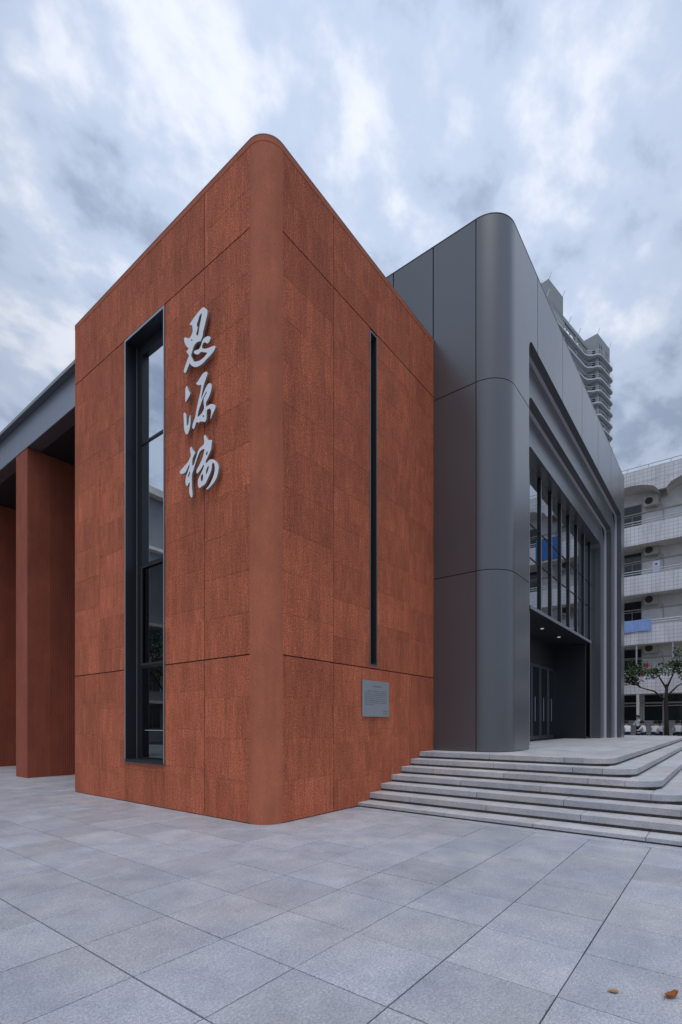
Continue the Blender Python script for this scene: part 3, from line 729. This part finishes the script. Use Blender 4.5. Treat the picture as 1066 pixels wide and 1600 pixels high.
# canopy
can = gb(MB().box(9.98, 18.42, -1.02, YG-.001, 5.165, 5.245).box(9.86, 18.47, YG, .58, 5.165, 5.255), 'canopy', m_frame)
gb(MB().box(9.98, 18.45, -1.045, -1.021, 5.160, 5.262), 'canopy_edge', m_metal_l, can)
for xx, yy in ((11.3, -.35), (13.6, -.35), (15.9, -.35)):
    gb(MB().prism([(xx+.06*math.cos(R(a)), yy+.06*math.sin(R(a))) for a in range(0, 360, 30)], XY, 5.150, 5.1645), 'downlight', m_lamp, can)
# door recess
gb(MB().box(18.33, 18.47, YG+.02, .60, ZP-.01, 5.16), 'recess_wall', m_frame)
gb(MB().box(9.86, 18.33, .50, .62, 4.12, 5.16), 'door_header', m_frame)
gb(MB().box(10.24, 10.36, YG+.02, .60, ZP-.01, 5.16), 'recess_wall', m_frame)
dx = 10.5
while dx < 18.2:
    d = gb(MB().box(dx+.01, dx+.09, .50, .56, ZP, 4.11).box(dx+1.09, dx+1.17, .50, .56, ZP, 4.11).box(dx+.09, dx+1.09, .50, .56, 4.0, 4.11).box(dx+.09, dx+1.09, .50, .56, ZP, ZP+.16), 'glass_door', m_metal)
    gb(MB().box(dx+.09, dx+1.09, .525, .537, ZP+.16, 4.0), 'pane', m_glass2, d)
    gb(MB().tube([(dx+.17, .44, 1.75), (dx+.17, .44, 2.75)], .016), 'handle', m_trim, d)
    dx += 1.18
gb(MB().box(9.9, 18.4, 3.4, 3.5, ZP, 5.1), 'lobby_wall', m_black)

# ================================================================== SCHOOLYARD + APARTMENT BLOCK
structure('schoolyard', MB().box(26.52, 33.4, -40, 14, -.3, .63).box(12.0, 26.52, -40, -6.62, -.3, .012), m_ground)
AX = 32.0; AB = 33.4; AY0, AY1 = -26.0, 5.5
apt = thing('apartment_block', 'white tiled five-storey dormitory block with long open balconies behind the schoolyard', 'building', (AX, 0, .45))
def ab(mb, name, mat, parent=None, **k):
    mb.v = [(x-AX, y, z-.45) for x, y, z in mb.v]; return mb.build(name, mat, parent or apt, **k)
FL = [3.58, 6.80, 10.07, 13.31]
BAY = 3.62; PY0 = -2.44                     # a pier stands at y = PY0 + k*BAY
ab(MB().box(AB, AB+9, AY0, AY1, .0, 17.6), 'wall', m_upper)
ab(MB().box(AX, AX+.4, AY0, AY1, 17.3, 17.32).box(AX+.3, AB+9, AY0, AY1, 17.6, 17.9), 'roof', m_plaster)
for k_, zf in enumerate(FL):
    b = ab(MB().box(AX, AX+.14, AY0, AY1, zf, zf+1.24), 'balcony_wall', m_tile)
    ab(MB().box(AX+.141, AB-.001, AY0, AY1, zf+.0, zf+.16), 'balcony_floor', m_plaster, b)
    ab(MB().tube([(AX+.07, AY0, zf+1.52), (AX+.07, AY1, zf+1.52)], .03, 6).tube([(AX+.07, AY0, zf+1.37), (AX+.07, AY1, zf+1.37)], .025, 6), 'rail', m_rail, b)
    st = MB(); y = AY0+.3
    while y < AY1: st.box(AX+.05, AX+.09, y-.02, y+.02, zf+1.24, zf+1.52); y += 1.35
    ab(st, 'rail_posts', m_rail, b)
# top fascia with shallow arches
k0 = -7
par = None
y = PY0+BAY*k0
while y < AY1-.5:
    ya, yb2 = y+.20, min(y+BAY-.20, AY1); w = yb2-ya
    pts = [(y-.20 if y > PY0+BAY*k0 else y-.2, 18.17), (y-.2, 16.60), (ya, 16.60)]
    n = 12; pts = [(y-.2, 18.17), (y-.2, 16.60), (y+.2, 16.60)]
    for i in range(1, n): 
        t = i/n; pts.append((y+.2+(BAY-.4)*t, 16.76+.48*math.sin(math.pi*t)**.8))
    pts += [(y+BAY-.2, 16.60), (y+BAY-.2, 18.17)]
    # build as vertical strips so that the arch stays a clean outline
    mb = MB(); bot = pts[2:-1]
    mb.box(AX-.02, AX+.16, y-.2, y+.2, 16.60, 18.17)
    for p, q in zip(bot[:-1], bot[1:]):
        k1 = len(mb.v)
        for X_ in (AX, AX+.14): mb.v += [(X_, p[0], p[1]), (X_, q[0], q[1]), (X_, q[0], 18.17), (X_, p[0], 18.17)]
        mb.f += [(k1, k1+1, k1+2, k1+3), (k1+4, k1+7, k1+6, k1+5), (k1, k1+4, k1+5, k1+1), (k1+3, k1+2, k1+6, k1+7)]; mb.mi += [0]*4
    ab(mb, 'arched_fascia', m_tile)
    # barrel soffit behind each arch
    mb = MB(); A = [(AX+.141, p[0], p[1]) for p in bot]; B = [(AB, p[0], p[1]) for p in bot]; mb.strip(A, B); ab(mb, 'arched_soffit', m_plaster)
    y += BAY
ab(MB().tube([(AX+.07, AY0, 18.40), (AX+.07, AY1, 18.40)], .028, 6), 'roof_rail', m_rail)
st = MB(); y = AY0+.3
while y < AY1: st.box(AX+.05, AX+.09, y-.02, y+.02, 18.17, 18.40); y += 1.2
ab(st, 'roof_rail_posts', m_rail)
# piers on the first floor and columns below
for k_ in range(-6, 3):
    yy = PY0+BAY*k_
    for dz0, dz1, oy in ((4.82, 6.79, 1.42), ): ab(MB().tube([(AX+.07, yy+oy, dz0), (AX+.07, yy+oy, dz1)], .05, 6).tube([(AX+.07, yy+oy-1.98, dz0), (AX+.07, yy+oy-1.98, dz1)], .05, 6), 'post', m_rail)
    ab(MB().box(AX+.02, AX+.30, yy+1.27, yy+1.42, .45, 3.57), 'column', m_plaster)
# beam across the back wall under each slab, windows, doors
for zf in FL+[16.55]:
    ab(MB().box(AB-.10, AB-.001, AY0, AY1, zf-.75-.03, zf-.75+.03), 'conduit', m_ac)
for k_ in range(-6, 3):
    yy = PY0+BAY*k_
    for zf in FL:
        w = ab(MB().box(AB-.04, AB-.002, yy+1.26, yy+2.42, zf+.35, zf+3.12-.0 if zf < 13 else zf+3.12), 'window', m_winf)
        ab(MB().box(AB-.055, AB-.041, yy+1.31, yy+1.82, zf+.4, zf+2.35), 'pane', m_win, w)
        ab(MB().box(AB-.055, AB-.041, yy+1.86, yy+2.37, zf+.4, zf+2.35), 'pane', m_win, w)
        ab(MB().box(AB-.055, AB-.041, yy+1.31, yy+2.37, zf+2.40, zf+3.07), 'pane', m_win, w)
    # ground floor glazing
    for q in range(3):
        ya = yy+1.3-BAY+q*1.16+.08
        ab(MB().box(AB-.03, AB-.001, ya, ya+1.04, 3.08, 3.55), 'pane', m_win)
        ab(MB().box(AB-.03, AB-.001, ya, ya+1.04, 1.85, 2.97), 'pane', m_win)
    ab(MB().box(AB-.12, AB-.031, yy-2.4, yy+1.2, 2.98, 3.06).box(AB-.08, AB-.031, yy+1.2, yy+1.26, 1.8, 3.55).box(AB-.08, AB-.031, yy+.05, yy+.1, 1.8, 2.98).box(AB-.08, AB-.031, yy-1.1, yy-1.05, 1.8, 2.98), 'glazing_frame', m_winf)
ab(MB().box(AB-.16, AB-.002, AY0, AY1, .45, 1.80), 'dado', m_dado)

def ac_unit(y, zf, label):
    a = thing('air_conditioner', label, 'air conditioner', (AB-.5, y, zf+2.75), group='air conditioners on the dormitory balconies')
    bevel(MB().box(0, .34, -.42, .42, 0, .62).build('casing', m_ac, a), .02, 2)
    MB().prism([(.12+.23*math.cos(R(t)), .31+.23*math.sin(R(t))) for t in range(0, 360, 24)], YZ, -.012, -.001).build('fan_grille', m_acg, a)
    MB().box(.02, .49, -.34, -.30, -.06, -.001).box(.02, .49, .30, .34, -.06, -.001).build('bracket', m_rail, a)
    MB().tube([(.2, -.45, .1), (.3, -.62, .0), (.42, -.66, -.4), (.46, -.66, -1.0)], .03, 5).build('pipe', m_ac, a)
names = ['on the first-floor balcony', 'on the second-floor balcony above the light blue cloth', 'on the third-floor balcony', 'on the top floor under the roof arch']
for i, zf in enumerate(FL):
    ac_unit(-1.74, zf-.02, 'cream air conditioner beside the window '+names[i])
    for j in (1, 2): ac_unit(-1.74-BAY*j, zf-.02, ('air conditioner one bay right of the frame edge, ' if j == 1 else 'air conditioner two bays right of the frame edge, ')+('first balcony', 'second balcony', 'third balcony', 'top balcony')[i])
def cloth(y0, y1, z0, z1, mat, label):
    mb = MB(); n = 16; F1 = []; F2 = []
    for i in range(n+1):
        t = i/n; y = y0+(y1-y0)*t; w = .018*math.sin(t*17)+.01*math.sin(t*41)
        F1.append((AX-.05+w, y, z0+.03*math.sin(t*5))); F2.append((AX-.035+w*.4, y, z1+.01*math.sin(t*9)))
    mb.strip(F1, F2); top = [(AX+.12, p[1], p[2]+.03) for p in F2]; mb.strip(F2, top); mb.strip(top, [(AX+.17, p[1], z1-.35) for p in F2])
    b = mb.mesh('hanging_cloth', mat); o = link('hanging_cloth', b, None, label=label, cat='cloth')
    sdf = o.modifiers.new('thickness', 'SOLIDIFY'); sdf.thickness = .012
    return o
cloth(-1.85, .1, 7.62, 8.39, m_blue, 'light blue sheet hung over the second-floor balcony wall')
cloth(-7.05, -5.3, 13.45, 15.0, m_blue2, 'bright blue sheet over the top balcony, seen reflected in the entrance glass')
link('wall_notice', MB().box(AX-.012, AX-.001, -2.32, -1.92, 11.35, 12.05).mesh('wall_notice', m_paper), None, label='pale notice sheet with a dark mark on the third balcony wall', cat='notice')
nm = bpy.data.objects['wall_notice']
MB().prism([(-2.12+.07*math.cos(R(t)), 11.85+.07*math.sin(R(t))) for t in range(0, 360, 60)], YZ, AX-.016, AX-.0125).build('dark_mark', m_ink, nm)

# ------------------------------------------------ reflected teaching block, outside the frame on the left
tb = thing('teaching_block', 'pale plastered block across the plaza, seen mirrored in the tall window', 'building', (-19, 34, 0))
MB().box(-13, 9, 0, 12, 0, 21.4).build('wall', m_block, tb)
MB().box(-13.4, 9.4, -.8, 12.4, 21.4, 22.0).build('roof', m_plaster, tb)
for k_ in range(7):
    for fl in range(3):
        w = MB().box(-12+3*k_, -10.2+3*k_, -.05, -.001, 1.2+3.3*fl, 3.2+3.3*fl).build('window', m_block2, tb)
        MB().box(-11.93+3*k_, -11.14+3*k_, -.07, -.051, 1.27+3.3*fl, 3.13+3.3*fl).build('pane', m_win, w); MB().box(-11.06+3*k_, -10.27+3*k_, -.07, -.051, 1.27+3.3*fl, 3.13+3.3*fl).build('pane', m_win, w)
for fl in (1, 2, 3, 5): MB().box(-13, 9, -.7, -.08, 3.3*fl+.1, 3.3*fl+.35).build('ledge', m_plaster, tb)

# ================================================================== FAR TOWER
P0 = Vector((135.96, 20.92, 0)); TA = R(-10.12)
tw = thing('residential_tower', 'tall grey residential tower with wraparound white balcony bands far behind the grey building', 'building', P0, TA)
FH = 3.08; TOPF = 97.6
MB().box(-29, 0, 4.4, 10, 0, 97.0).build('main_slab', m_towerd, tw)
MB().box(-29, -.1, 2.6, 4.39, TOPF-3.3, TOPF-2.9).build('upper_terrace', m_tower, tw)
MB().box(.0, 8.1, .0, 7, 0, 101.9).build('stair_core', m_tower, tw)
MB().box(-21.8, -14.3, 2.5, 4.5, 0, 104.6).build('stair_core', m_tower, tw)
MB().box(8.12, 14.6, 3.4, 7, 0, 97.6).build('side_wing', m_towerd, tw)
b = MB(); b.box(-30, 0, 2.5, 3.1, 99.2, 100.2)
for u in range(-28, -1, 7): b.box(u, u+.6, 2.55, 3.05, 94, 99.2)

for u in range(-28, -1, 2): b.box(u, u+.18, 2.7, 2.9, 97.9, 99.2)
b.box(-30, 0, 2.6, 2.9, 98.4, 98.55)
b.build('roof_beam', m_tower, tw)
b = MB()
for u in (1.0, 2.2, 5.2, 6.4): b.box(u, u+.55, -.05, -.004, 30, 99.8)
b.build('facade_strip', m_towerd, tw)  # dark strips laid on the core face; the recess look is colour only
b = MB()
for i in range(26):
    z = 96.6-FH*i; b.box(1.02, 1.53, -.10, -.055, z, z+1.5).box(5.22, 5.73, -.10, -.055, z, z+1.5).box(-.06, -.004, .6, 1.3, z, z+1.5)
    b.box(2.9, 3.6, -.55, -.02, z-.2, z+.4)
b.build('core_windows', m_win, tw)
for (u, v, z) in ((-26, 2.6, 100.2), (-22.5, 2.6, 100.2), (-21.6, 2.6, 104.6), (-14.5, 2.6, 104.6), (-11, 2.6, 100.2), (-5.5, 2.6, 100.2), (.3, .2, 101.9), (7.9, .2, 101.9), (7.9, 5, 101.9), (14.2, 3.6, 97.6)):
    MB().tube([(u, v, z-.1), (u+.35, v-.5, z+1.5)], .08, 5).build('lightning_rod', m_towerw, tw)
for i in range(30):
    z = 95.9-FH*i
    if z < 20: break
    # wraparound band with a rounded outline
    path = [(-60, 1.9)] + [(-3.2, 1.9)] + arc(-2.2, .9, 1.0, 90, 20, 4) + arc(.2, -.1, 1.0, 200, 270, 4) + arc(7.9, -.1, 1.0, 270, 330, 4) + [(9.2, 1.5)] + [(14.9, 2.4)]
    path = [(-30, 1.9), (-3.4, 1.9), (-2.2, 1.6), (-1.4, .8), (-.9, -.2), (-.2, -.75), (.6, -.9), (7.6, -.9), (8.4, -.6), (8.9, .4), (9.3, 1.6), (10.2, 2.1), (14.9, 2.1)]
    inn = [(-30, 4.3), (-3.4, 4.3), (-.05, 4.3), (-.05, 3.3), (-.05, 1.2), (-.05, .3), (.6, -.05), (7.6, -.05), (8.15, .5), (8.15, 1.4), (8.15, 2.6), (8.15, 3.3), (14.9, 3.3)]
    m = MB(); p3 = lambda L, zz: [(x, y, zz) for x, y in L]
    m.strip(p3(path, z), p3(path, z+.30)); m.strip(p3(path, z), p3(inn, z)); m.strip(p3(path, z+.30), p3(inn, z+.30))
    bd = m.build('balcony_band', m_towerw, tw)
    rl = MB(); rl.strip(p3(path, z+1.22), p3(path, z+1.32)); rl.strip(p3(path, z+.75), p3(path, z+.80)); rl.build('balcony_rail', m_towerw, bd)
    w = MB()
    for u in range(-28, -2, 4): w.box(u, u+2.2, 4.30, 4.395, z+.6, z+2.6)
    w.box(3.2, 4.4, -.06, -.005, z+.9, z+2.3); w.box(9.2, 13.8, 3.3, 3.395, z+.6, z+2.7)
    w.build('window_row', m_win, tw)

# ================================================================== TREES
def foliage(mb, clumps, leaf=.11, dens=90):
    for (c_, r_) in clumps:
        n = int(dens*r_[0]*r_[1]*6)
        for _ in range(n):
            while True:
                p = Vector((random.uniform(-1, 1), random.uniform(-1, 1), random.uniform(-1, 1)))
                if p.length < 1 and (p.length > .45 or random.random() < .35): break
            q = Vector((c_[0]+p.x*r_[0], c_[1]+p.y*r_[1], c_[2]+p.z*r_[2]))
            if noise.noise(q*2.2) < -.12: continue
            a = Vector((random.gauss(0, 1), random.gauss(0, 1), random.gauss(0, .6))).normalized(); b_ = a.cross(Vector((random.gauss(0, .6), random.gauss(0, .6), 1))).normalized()
            s_ = leaf*random.uniform(.6, 1.25); k = len(mb.v)
            mb.v += [tuple(q-a*s_), tuple(q+b_*s_*.42), tuple(q+a*s_), tuple(q-b_*s_*.42)]; mb.f.append((k, k+1, k+2, k+3)); mb.mi.append(0)
def tree(name, loc, h, branches, clumps, label, mat, leaf=.11, dens=90, rad=.16):
    t = thing(name, label, 'tree', loc)
    tr = MB().tube([(0, 0, 0), (.03, .02, h*.33), (-.04, .05, h*.66), (0, 0, h)], [rad*1.25, rad, rad*.85, rad*.6], 9).build('trunk', m_bark, t, True)
    for br in branches: MB().tube(br, [rad*.5*(1-.75*i/(len(br)-1)) for i in range(len(br))], 6).build('branch', m_bark, t, True)
    mb = MB(); foliage(mb, clumps, leaf, dens)
    me = mb.mesh('crown', mat, normals=False); link('crown', me, t)
    return t
# main tree in front of the dormitory
tree('broadleaf_tree', (28.9, -2.95, .63), 3.3,
     [[(0, 0, 2.3), (-.2, .6, 2.9), (-.3, 1.3, 3.15), (-.3, 2.0, 3.7)], [(0, 0, 2.6), (.3, -.5, 3.2), (.2, -1.2, 3.6)], [(0, 0, 3.1), (-.2, -.3, 3.8), (0, -.5, 4.8)], [(0, 0, 3.0), (-.1, .4, 3.8), (-.2, .9, 4.2)], [(-.3, 1.3, 3.15), (-.4, 1.5, 3.5), (-.5, 1.5, 4.0)]],
     [((-.1, -.55, 4.85), (.6, .45, .62)), ((-.1, -.1, 4.2), (.8, .75, .42)), ((-.2, .9, 3.95), (.7, .62, .34)), ((-.3, 1.85, 3.95), (.7, .60, .32)), ((-.2, -1.3, 3.8), (.8, .8, .45)), ((-.3, 1.5, 4.3), (.6, .4, .3)), ((.2, -.8, 4.3), (.6, .5, .5))],
     'slender broadleaf tree with a forked trunk standing in front of the white dormitory', m_leaf, .10, 140, .115)
tree('broadleaf_tree', (29.0, .75, .63), 3.2,
     [[(0, 0, 2.4), (-.2, -.7, 3.0), (-.2, -1.4, 3.5)], [(0, 0, 2.8), (.1, .8, 3.8)], [(-.2, -.7, 3.0), (0, -1.1, 4.0), (0, -1.2, 4.7)]],
     [((0, -1.45, 3.65), (.8, .75, .36)), ((0, -1.2, 4.55), (.7, .55, .5)), ((0, .2, 4.4), (1.2, 1.0, .8)), ((0, -1.9, 3.55), (.6, .6, .25))],
     'leafy tree mostly hidden behind the far edge of the grey building', m_leaf2, .12, 80)
tree('broadleaf_tree', (28.2, -6.1, .63), 3.2,
     [[(0, 0, 2.4), (-.2, .7, 3.0), (-.2, 1.4, 3.5)], [(0, 0, 2.8), (.1, -.8, 3.8)], [(0, 0, 3.1), (.3, .2, 4.4)]],
     [((0, 1.5, 3.55), (.8, .8, .5)), ((0, .6, 4.0), (1.1, 1.0, .75)), ((0, -.8, 4.2), (1.2, 1.1, .8))],
     'leafy tree at the right edge of the picture in front of the dormitory', m_leaf, .12, 80)
tree('plaza_tree', (-9.5, 17.5, 0), 3.6,
     [[(0, 0, 2.6), (.5, .5, 3.6), (1.0, .9, 4.6)], [(0, 0, 2.9), (-.6, .2, 4.2)], [(0, 0, 3.3), (.2, -.7, 4.6)]],
     [((0, 0, 5.2), (2.0, 2.0, 1.3)), ((1.0, .8, 4.6), (1.2, 1.2, .8)), ((-1, -.3, 4.5), (1.2, 1.2, .8))],
     'rounded plaza tree seen only mirrored in the tall window', m_leaf, .16, 40)
# potted plants on the first-floor balcony
pp = thing('balcony_plant', 'bushy potted plant with orange flowers on the first-floor balcony wall', 'plant', (AX+.07, -1.35, 4.825))
MB().prism([(.16*math.cos(R(t)), .16*math.sin(R(t))) for t in range(0, 360, 30)], XY, 0, .26).build('pot', m_pot, pp)
mb = MB(); foliage(mb, [((0, .1, .55), (.3, .5, .4)), ((0, .6, .6), (.3, .4, .4))], .09, 160); link('leaves', mb.mesh('leaves', m_leaf, normals=False), pp)
mb = MB(); foliage(mb, [((-.1, -.35, .5), (.2, .26, .3))], .07, 420); link('flowers', mb.mesh('flowers', m_flower, normals=False), pp)

# ================================================================== STUDENTS
def person(name, loc, rz, label, seated=True, lean=.25, arm=0, bag=False, hair=0):
    t = thing(name, label, 'person', loc, rz, 'students in white shirts in the schoolyard')
    if seated:
        hip = Vector((0, 0, .50)); ch = hip+Vector((math.sin(lean)*.34, 0, math.cos(lean)*.34)); nk = ch+Vector((math.sin(lean)*.17, 0, .16)); 
        kn = [(.42, s*.12, .50) for s in (-1, 1)]; an = [(.40+.08*arm, s*.11, .08) for s in (-1, 1)]
    else:
        hip = Vector((0, 0, .90)); ch = hip+Vector((.02, 0, .36)); nk = ch+Vector((.02, 0, .17)); kn = [(.02, s*.10, .48) for s in (-1, 1)]; an = [(-.02+.1*s, s*.10, .08) for s in (-1, 1)]
    hd = nk+Vector((.05, 0, .14))
    V = []; E = []; Rr = []
    def add(p, r, par=None):
        V.append(tuple(p)); Rr.append(r)
        if par is not None: E.append((par, len(V)-1))
        return len(V)-1
    h0 = add(hip, (.145, .12)); w = add(hip.lerp(ch, .5), (.125, .10), h0); c0 = add(ch, (.155, .11), w); n0 = add(nk, (.055, .055), c0); hh = add(nk+Vector((.02, 0, .07)), (.07, .07), n0)
    h1 = add(hd, (.098, .088), hh); add(hd+Vector((0, 0, .09)), (.055, .055), h1)
    for s, (k_, a_) in zip((-1, 1), zip(kn, an)):
        hpj = add(hip+Vector((.02, s*.095, -.01)), (.085, .085), h0); kk = add(k_, (.058, .058), hpj); aa = add(a_, (.038, .038), kk); add((a_[0]+.15, a_[1], .035), (.035, .028), aa)
        sh = add(ch+Vector((.0, s*.17, .08)), (.058, .058), c0); el = add(ch+Vector((.10+.08*arm, s*.25, -.16)), (.040, .040), sh); hnd = add(ch+Vector((.30, s*.12, -.20+.12*arm)), (.028, .028), el); add(ch+Vector((.37, s*.10, -.20+.12*arm)), (.022, .03), hnd)
    me = bpy.data.meshes.new('body'); me.from_pydata(V, E, []); tmp = bpy.data.objects.new('tmp', me); COL.objects.link(tmp)
    sk_ = tmp.modifiers.new('skin', 'SKIN'); sb = tmp.modifiers.new('sub', 'SUBSURF'); sb.levels = 2; sb.render_levels = 2
    if not me.skin_vertices: 
        bm = bmesh.new(); bm.from_mesh(me); bm.verts.layers.skin.verify(); bm.to_mesh(me); bm.free()
    for i, r_ in enumerate(Rr): me.skin_vertices[0].data[i].radius = r_
    me.skin_vertices[0].data[0].use_root = True
    dg = bpy.context.evaluated_depsgraph_get(); dg.update()
    bm_ = bpy.data.meshes.new_from_object(tmp.evaluated_get(dg)); bpy.data.objects.remove(tmp)
    bm_.materials.clear()
    for m in (m_skin, m_shirt, m_trous): bm_.materials.append(m)
    for p in bm_.polygons:
        c_ = p.center
        torso = (c_-hip).dot((ch-hip).normalized())
        if c_.z > nk.z-.02 and (Vector((c_.x-nk.x, c_.y))).length < .16: p.material_index = 0
        elif torso > .09 and c_.z > hip.z+.02: p.material_index = 1 if (c_-(ch+Vector((.33, 0, -.18)))).length > .17 else 0
        else: p.material_index = 2
        p.use_smooth = True
    bm_.name = 'body'; link('body', bm_, t)
    # hair cap
    hb = bmesh.new(); bmesh.ops.create_icosphere(hb, subdivisions=3, radius=.132)
    for v in hb.verts:
        v.co.x *= 1.06; v.co.z *= 1.08
        v.co *= 1+.05*noise.noise(v.co*30)
    bmesh.ops.delete(hb, geom=[v for v in hb.verts if v.co.x > .045 and v.co.z < .055 or v.co.z < -.06], context='VERTS')
    hm = bpy.data.meshes.new('hair'); hb.to_mesh(hm); hb.free(); hm.materials.append(m_hair); ho = link('hair', hm, t, hd+Vector((-.012, 0, .022)))
    hm.polygons.foreach_set('use_smooth', [True]*len(hm.polygons))
    if hair: MB().tube([hd+Vector((-.10, 0, .03)), hd+Vector((-.15, 0, -.06)), hd+Vector((-.14, 0, -.2))], [.035, .04, .015], 6).build('ponytail', m_hair, t, True)
    return t
def stool(loc, label):
    t = thing('stool', label, 'stool', loc, 0, 'stools under the seated students')
    bevel(MB().box(-.15, .15, -.15, .15, .345, .375).build('seat', m_stool, t), .01)
    for sx in (-1, 1):
        for sy in (-1, 1): MB().tube([(sx*.12, sy*.12, .345), (sx*.15, sy*.15, 0)], .016, 5).build('leg', m_stool, t)
G0 = .63
ppl = [((27.9, -1.12), .6, .35, 0, 0, 'student leaning forward at the edge of the grey building'),
       ((28.4, -1.92), 1.3, .30, .6, 0, 'seated student in white shirt in front of the tallest student'),
       ((28.9, -2.28), -.4, .45, .3, 0, 'seated student bending forward, second from the tree trunk'),
       ((29.2, -2.58), .2, .2, 0, 1, 'ponytailed student nearest the tree trunk on its left'),
       ((29.4, -3.46), .3, .15, 0, 0, 'seated student seen from behind, alone to the right of the tree trunk'),
       ((29.7, -3.62), -.3, .3, 0, 1, 'ponytailed student just behind the one right of the tree trunk')]
for (xy, rz, le, ar, hr, lb) in ppl:
    person('person', (*xy, G0-.07+.0), rz, 'student in white shirt and dark trousers, '+lb if False else lb, True, le, ar, hair=hr)
    stool((*xy, G0), 'small stool under the '+lb.split(',')[0])
tall = person('person', (28.7, -1.55, G0), 2.4, 'tallest student, standing in a white shirt behind the seated group', False)

tall.scale = (.88, .88, .88)
# ================================================================== FALLEN LEAVES
def fallen(name, loc, rz, L, w, mat, label, curl):
    mb = MB(); n = 10; rows_ = []
    for i in range(n+1):
        t = i/n; wd = w*math.sin(math.pi*min(1, t*.93+.05))**.75*(1+.12*math.sin(t*19))
        x = (t-.5)*L; z = curl*(2*t-1)**2*L*.35
        rows_.append([(x, -wd, .006+z+wd*curl*.55), (x, -wd*.5, .004+z+wd*.1), (x, 0, .003+z), (x, wd*.5, .004+z+wd*.15), (x, wd, .006+z+wd*curl*.9)])
    for a, b in zip(rows_[:-1], rows_[1:]): mb.strip(a, b)
    me = mb.mesh(name, mat, True, normals=False); o = thing(name, label, 'leaf', loc, rz, 'fallen leaves on the paving')
    bl = link('blade', me, o); s_ = bl.modifiers.new('t', 'SOLIDIFY'); s_.thickness = .0012
    MB().tube([(L*.48, 0, .004+curl*L*.33), (L*.62, .004, .006+curl*L*.2), (L*.74, .012, .004)], .0015, 5).build('stalk', mat, o)
    return o
fallen('fallen_leaf', (-1.935, -5.545, .002), R(60+90), .105, .027, m_dry, 'larger russet curled leaf lying on the paving near the lower right corner', .75)
fallen('fallen_leaf', (-2.085, -5.262, .002), R(120), .060, .019, m_dry2, 'smaller orange leaf lying on the paving left of the russet one', .25)
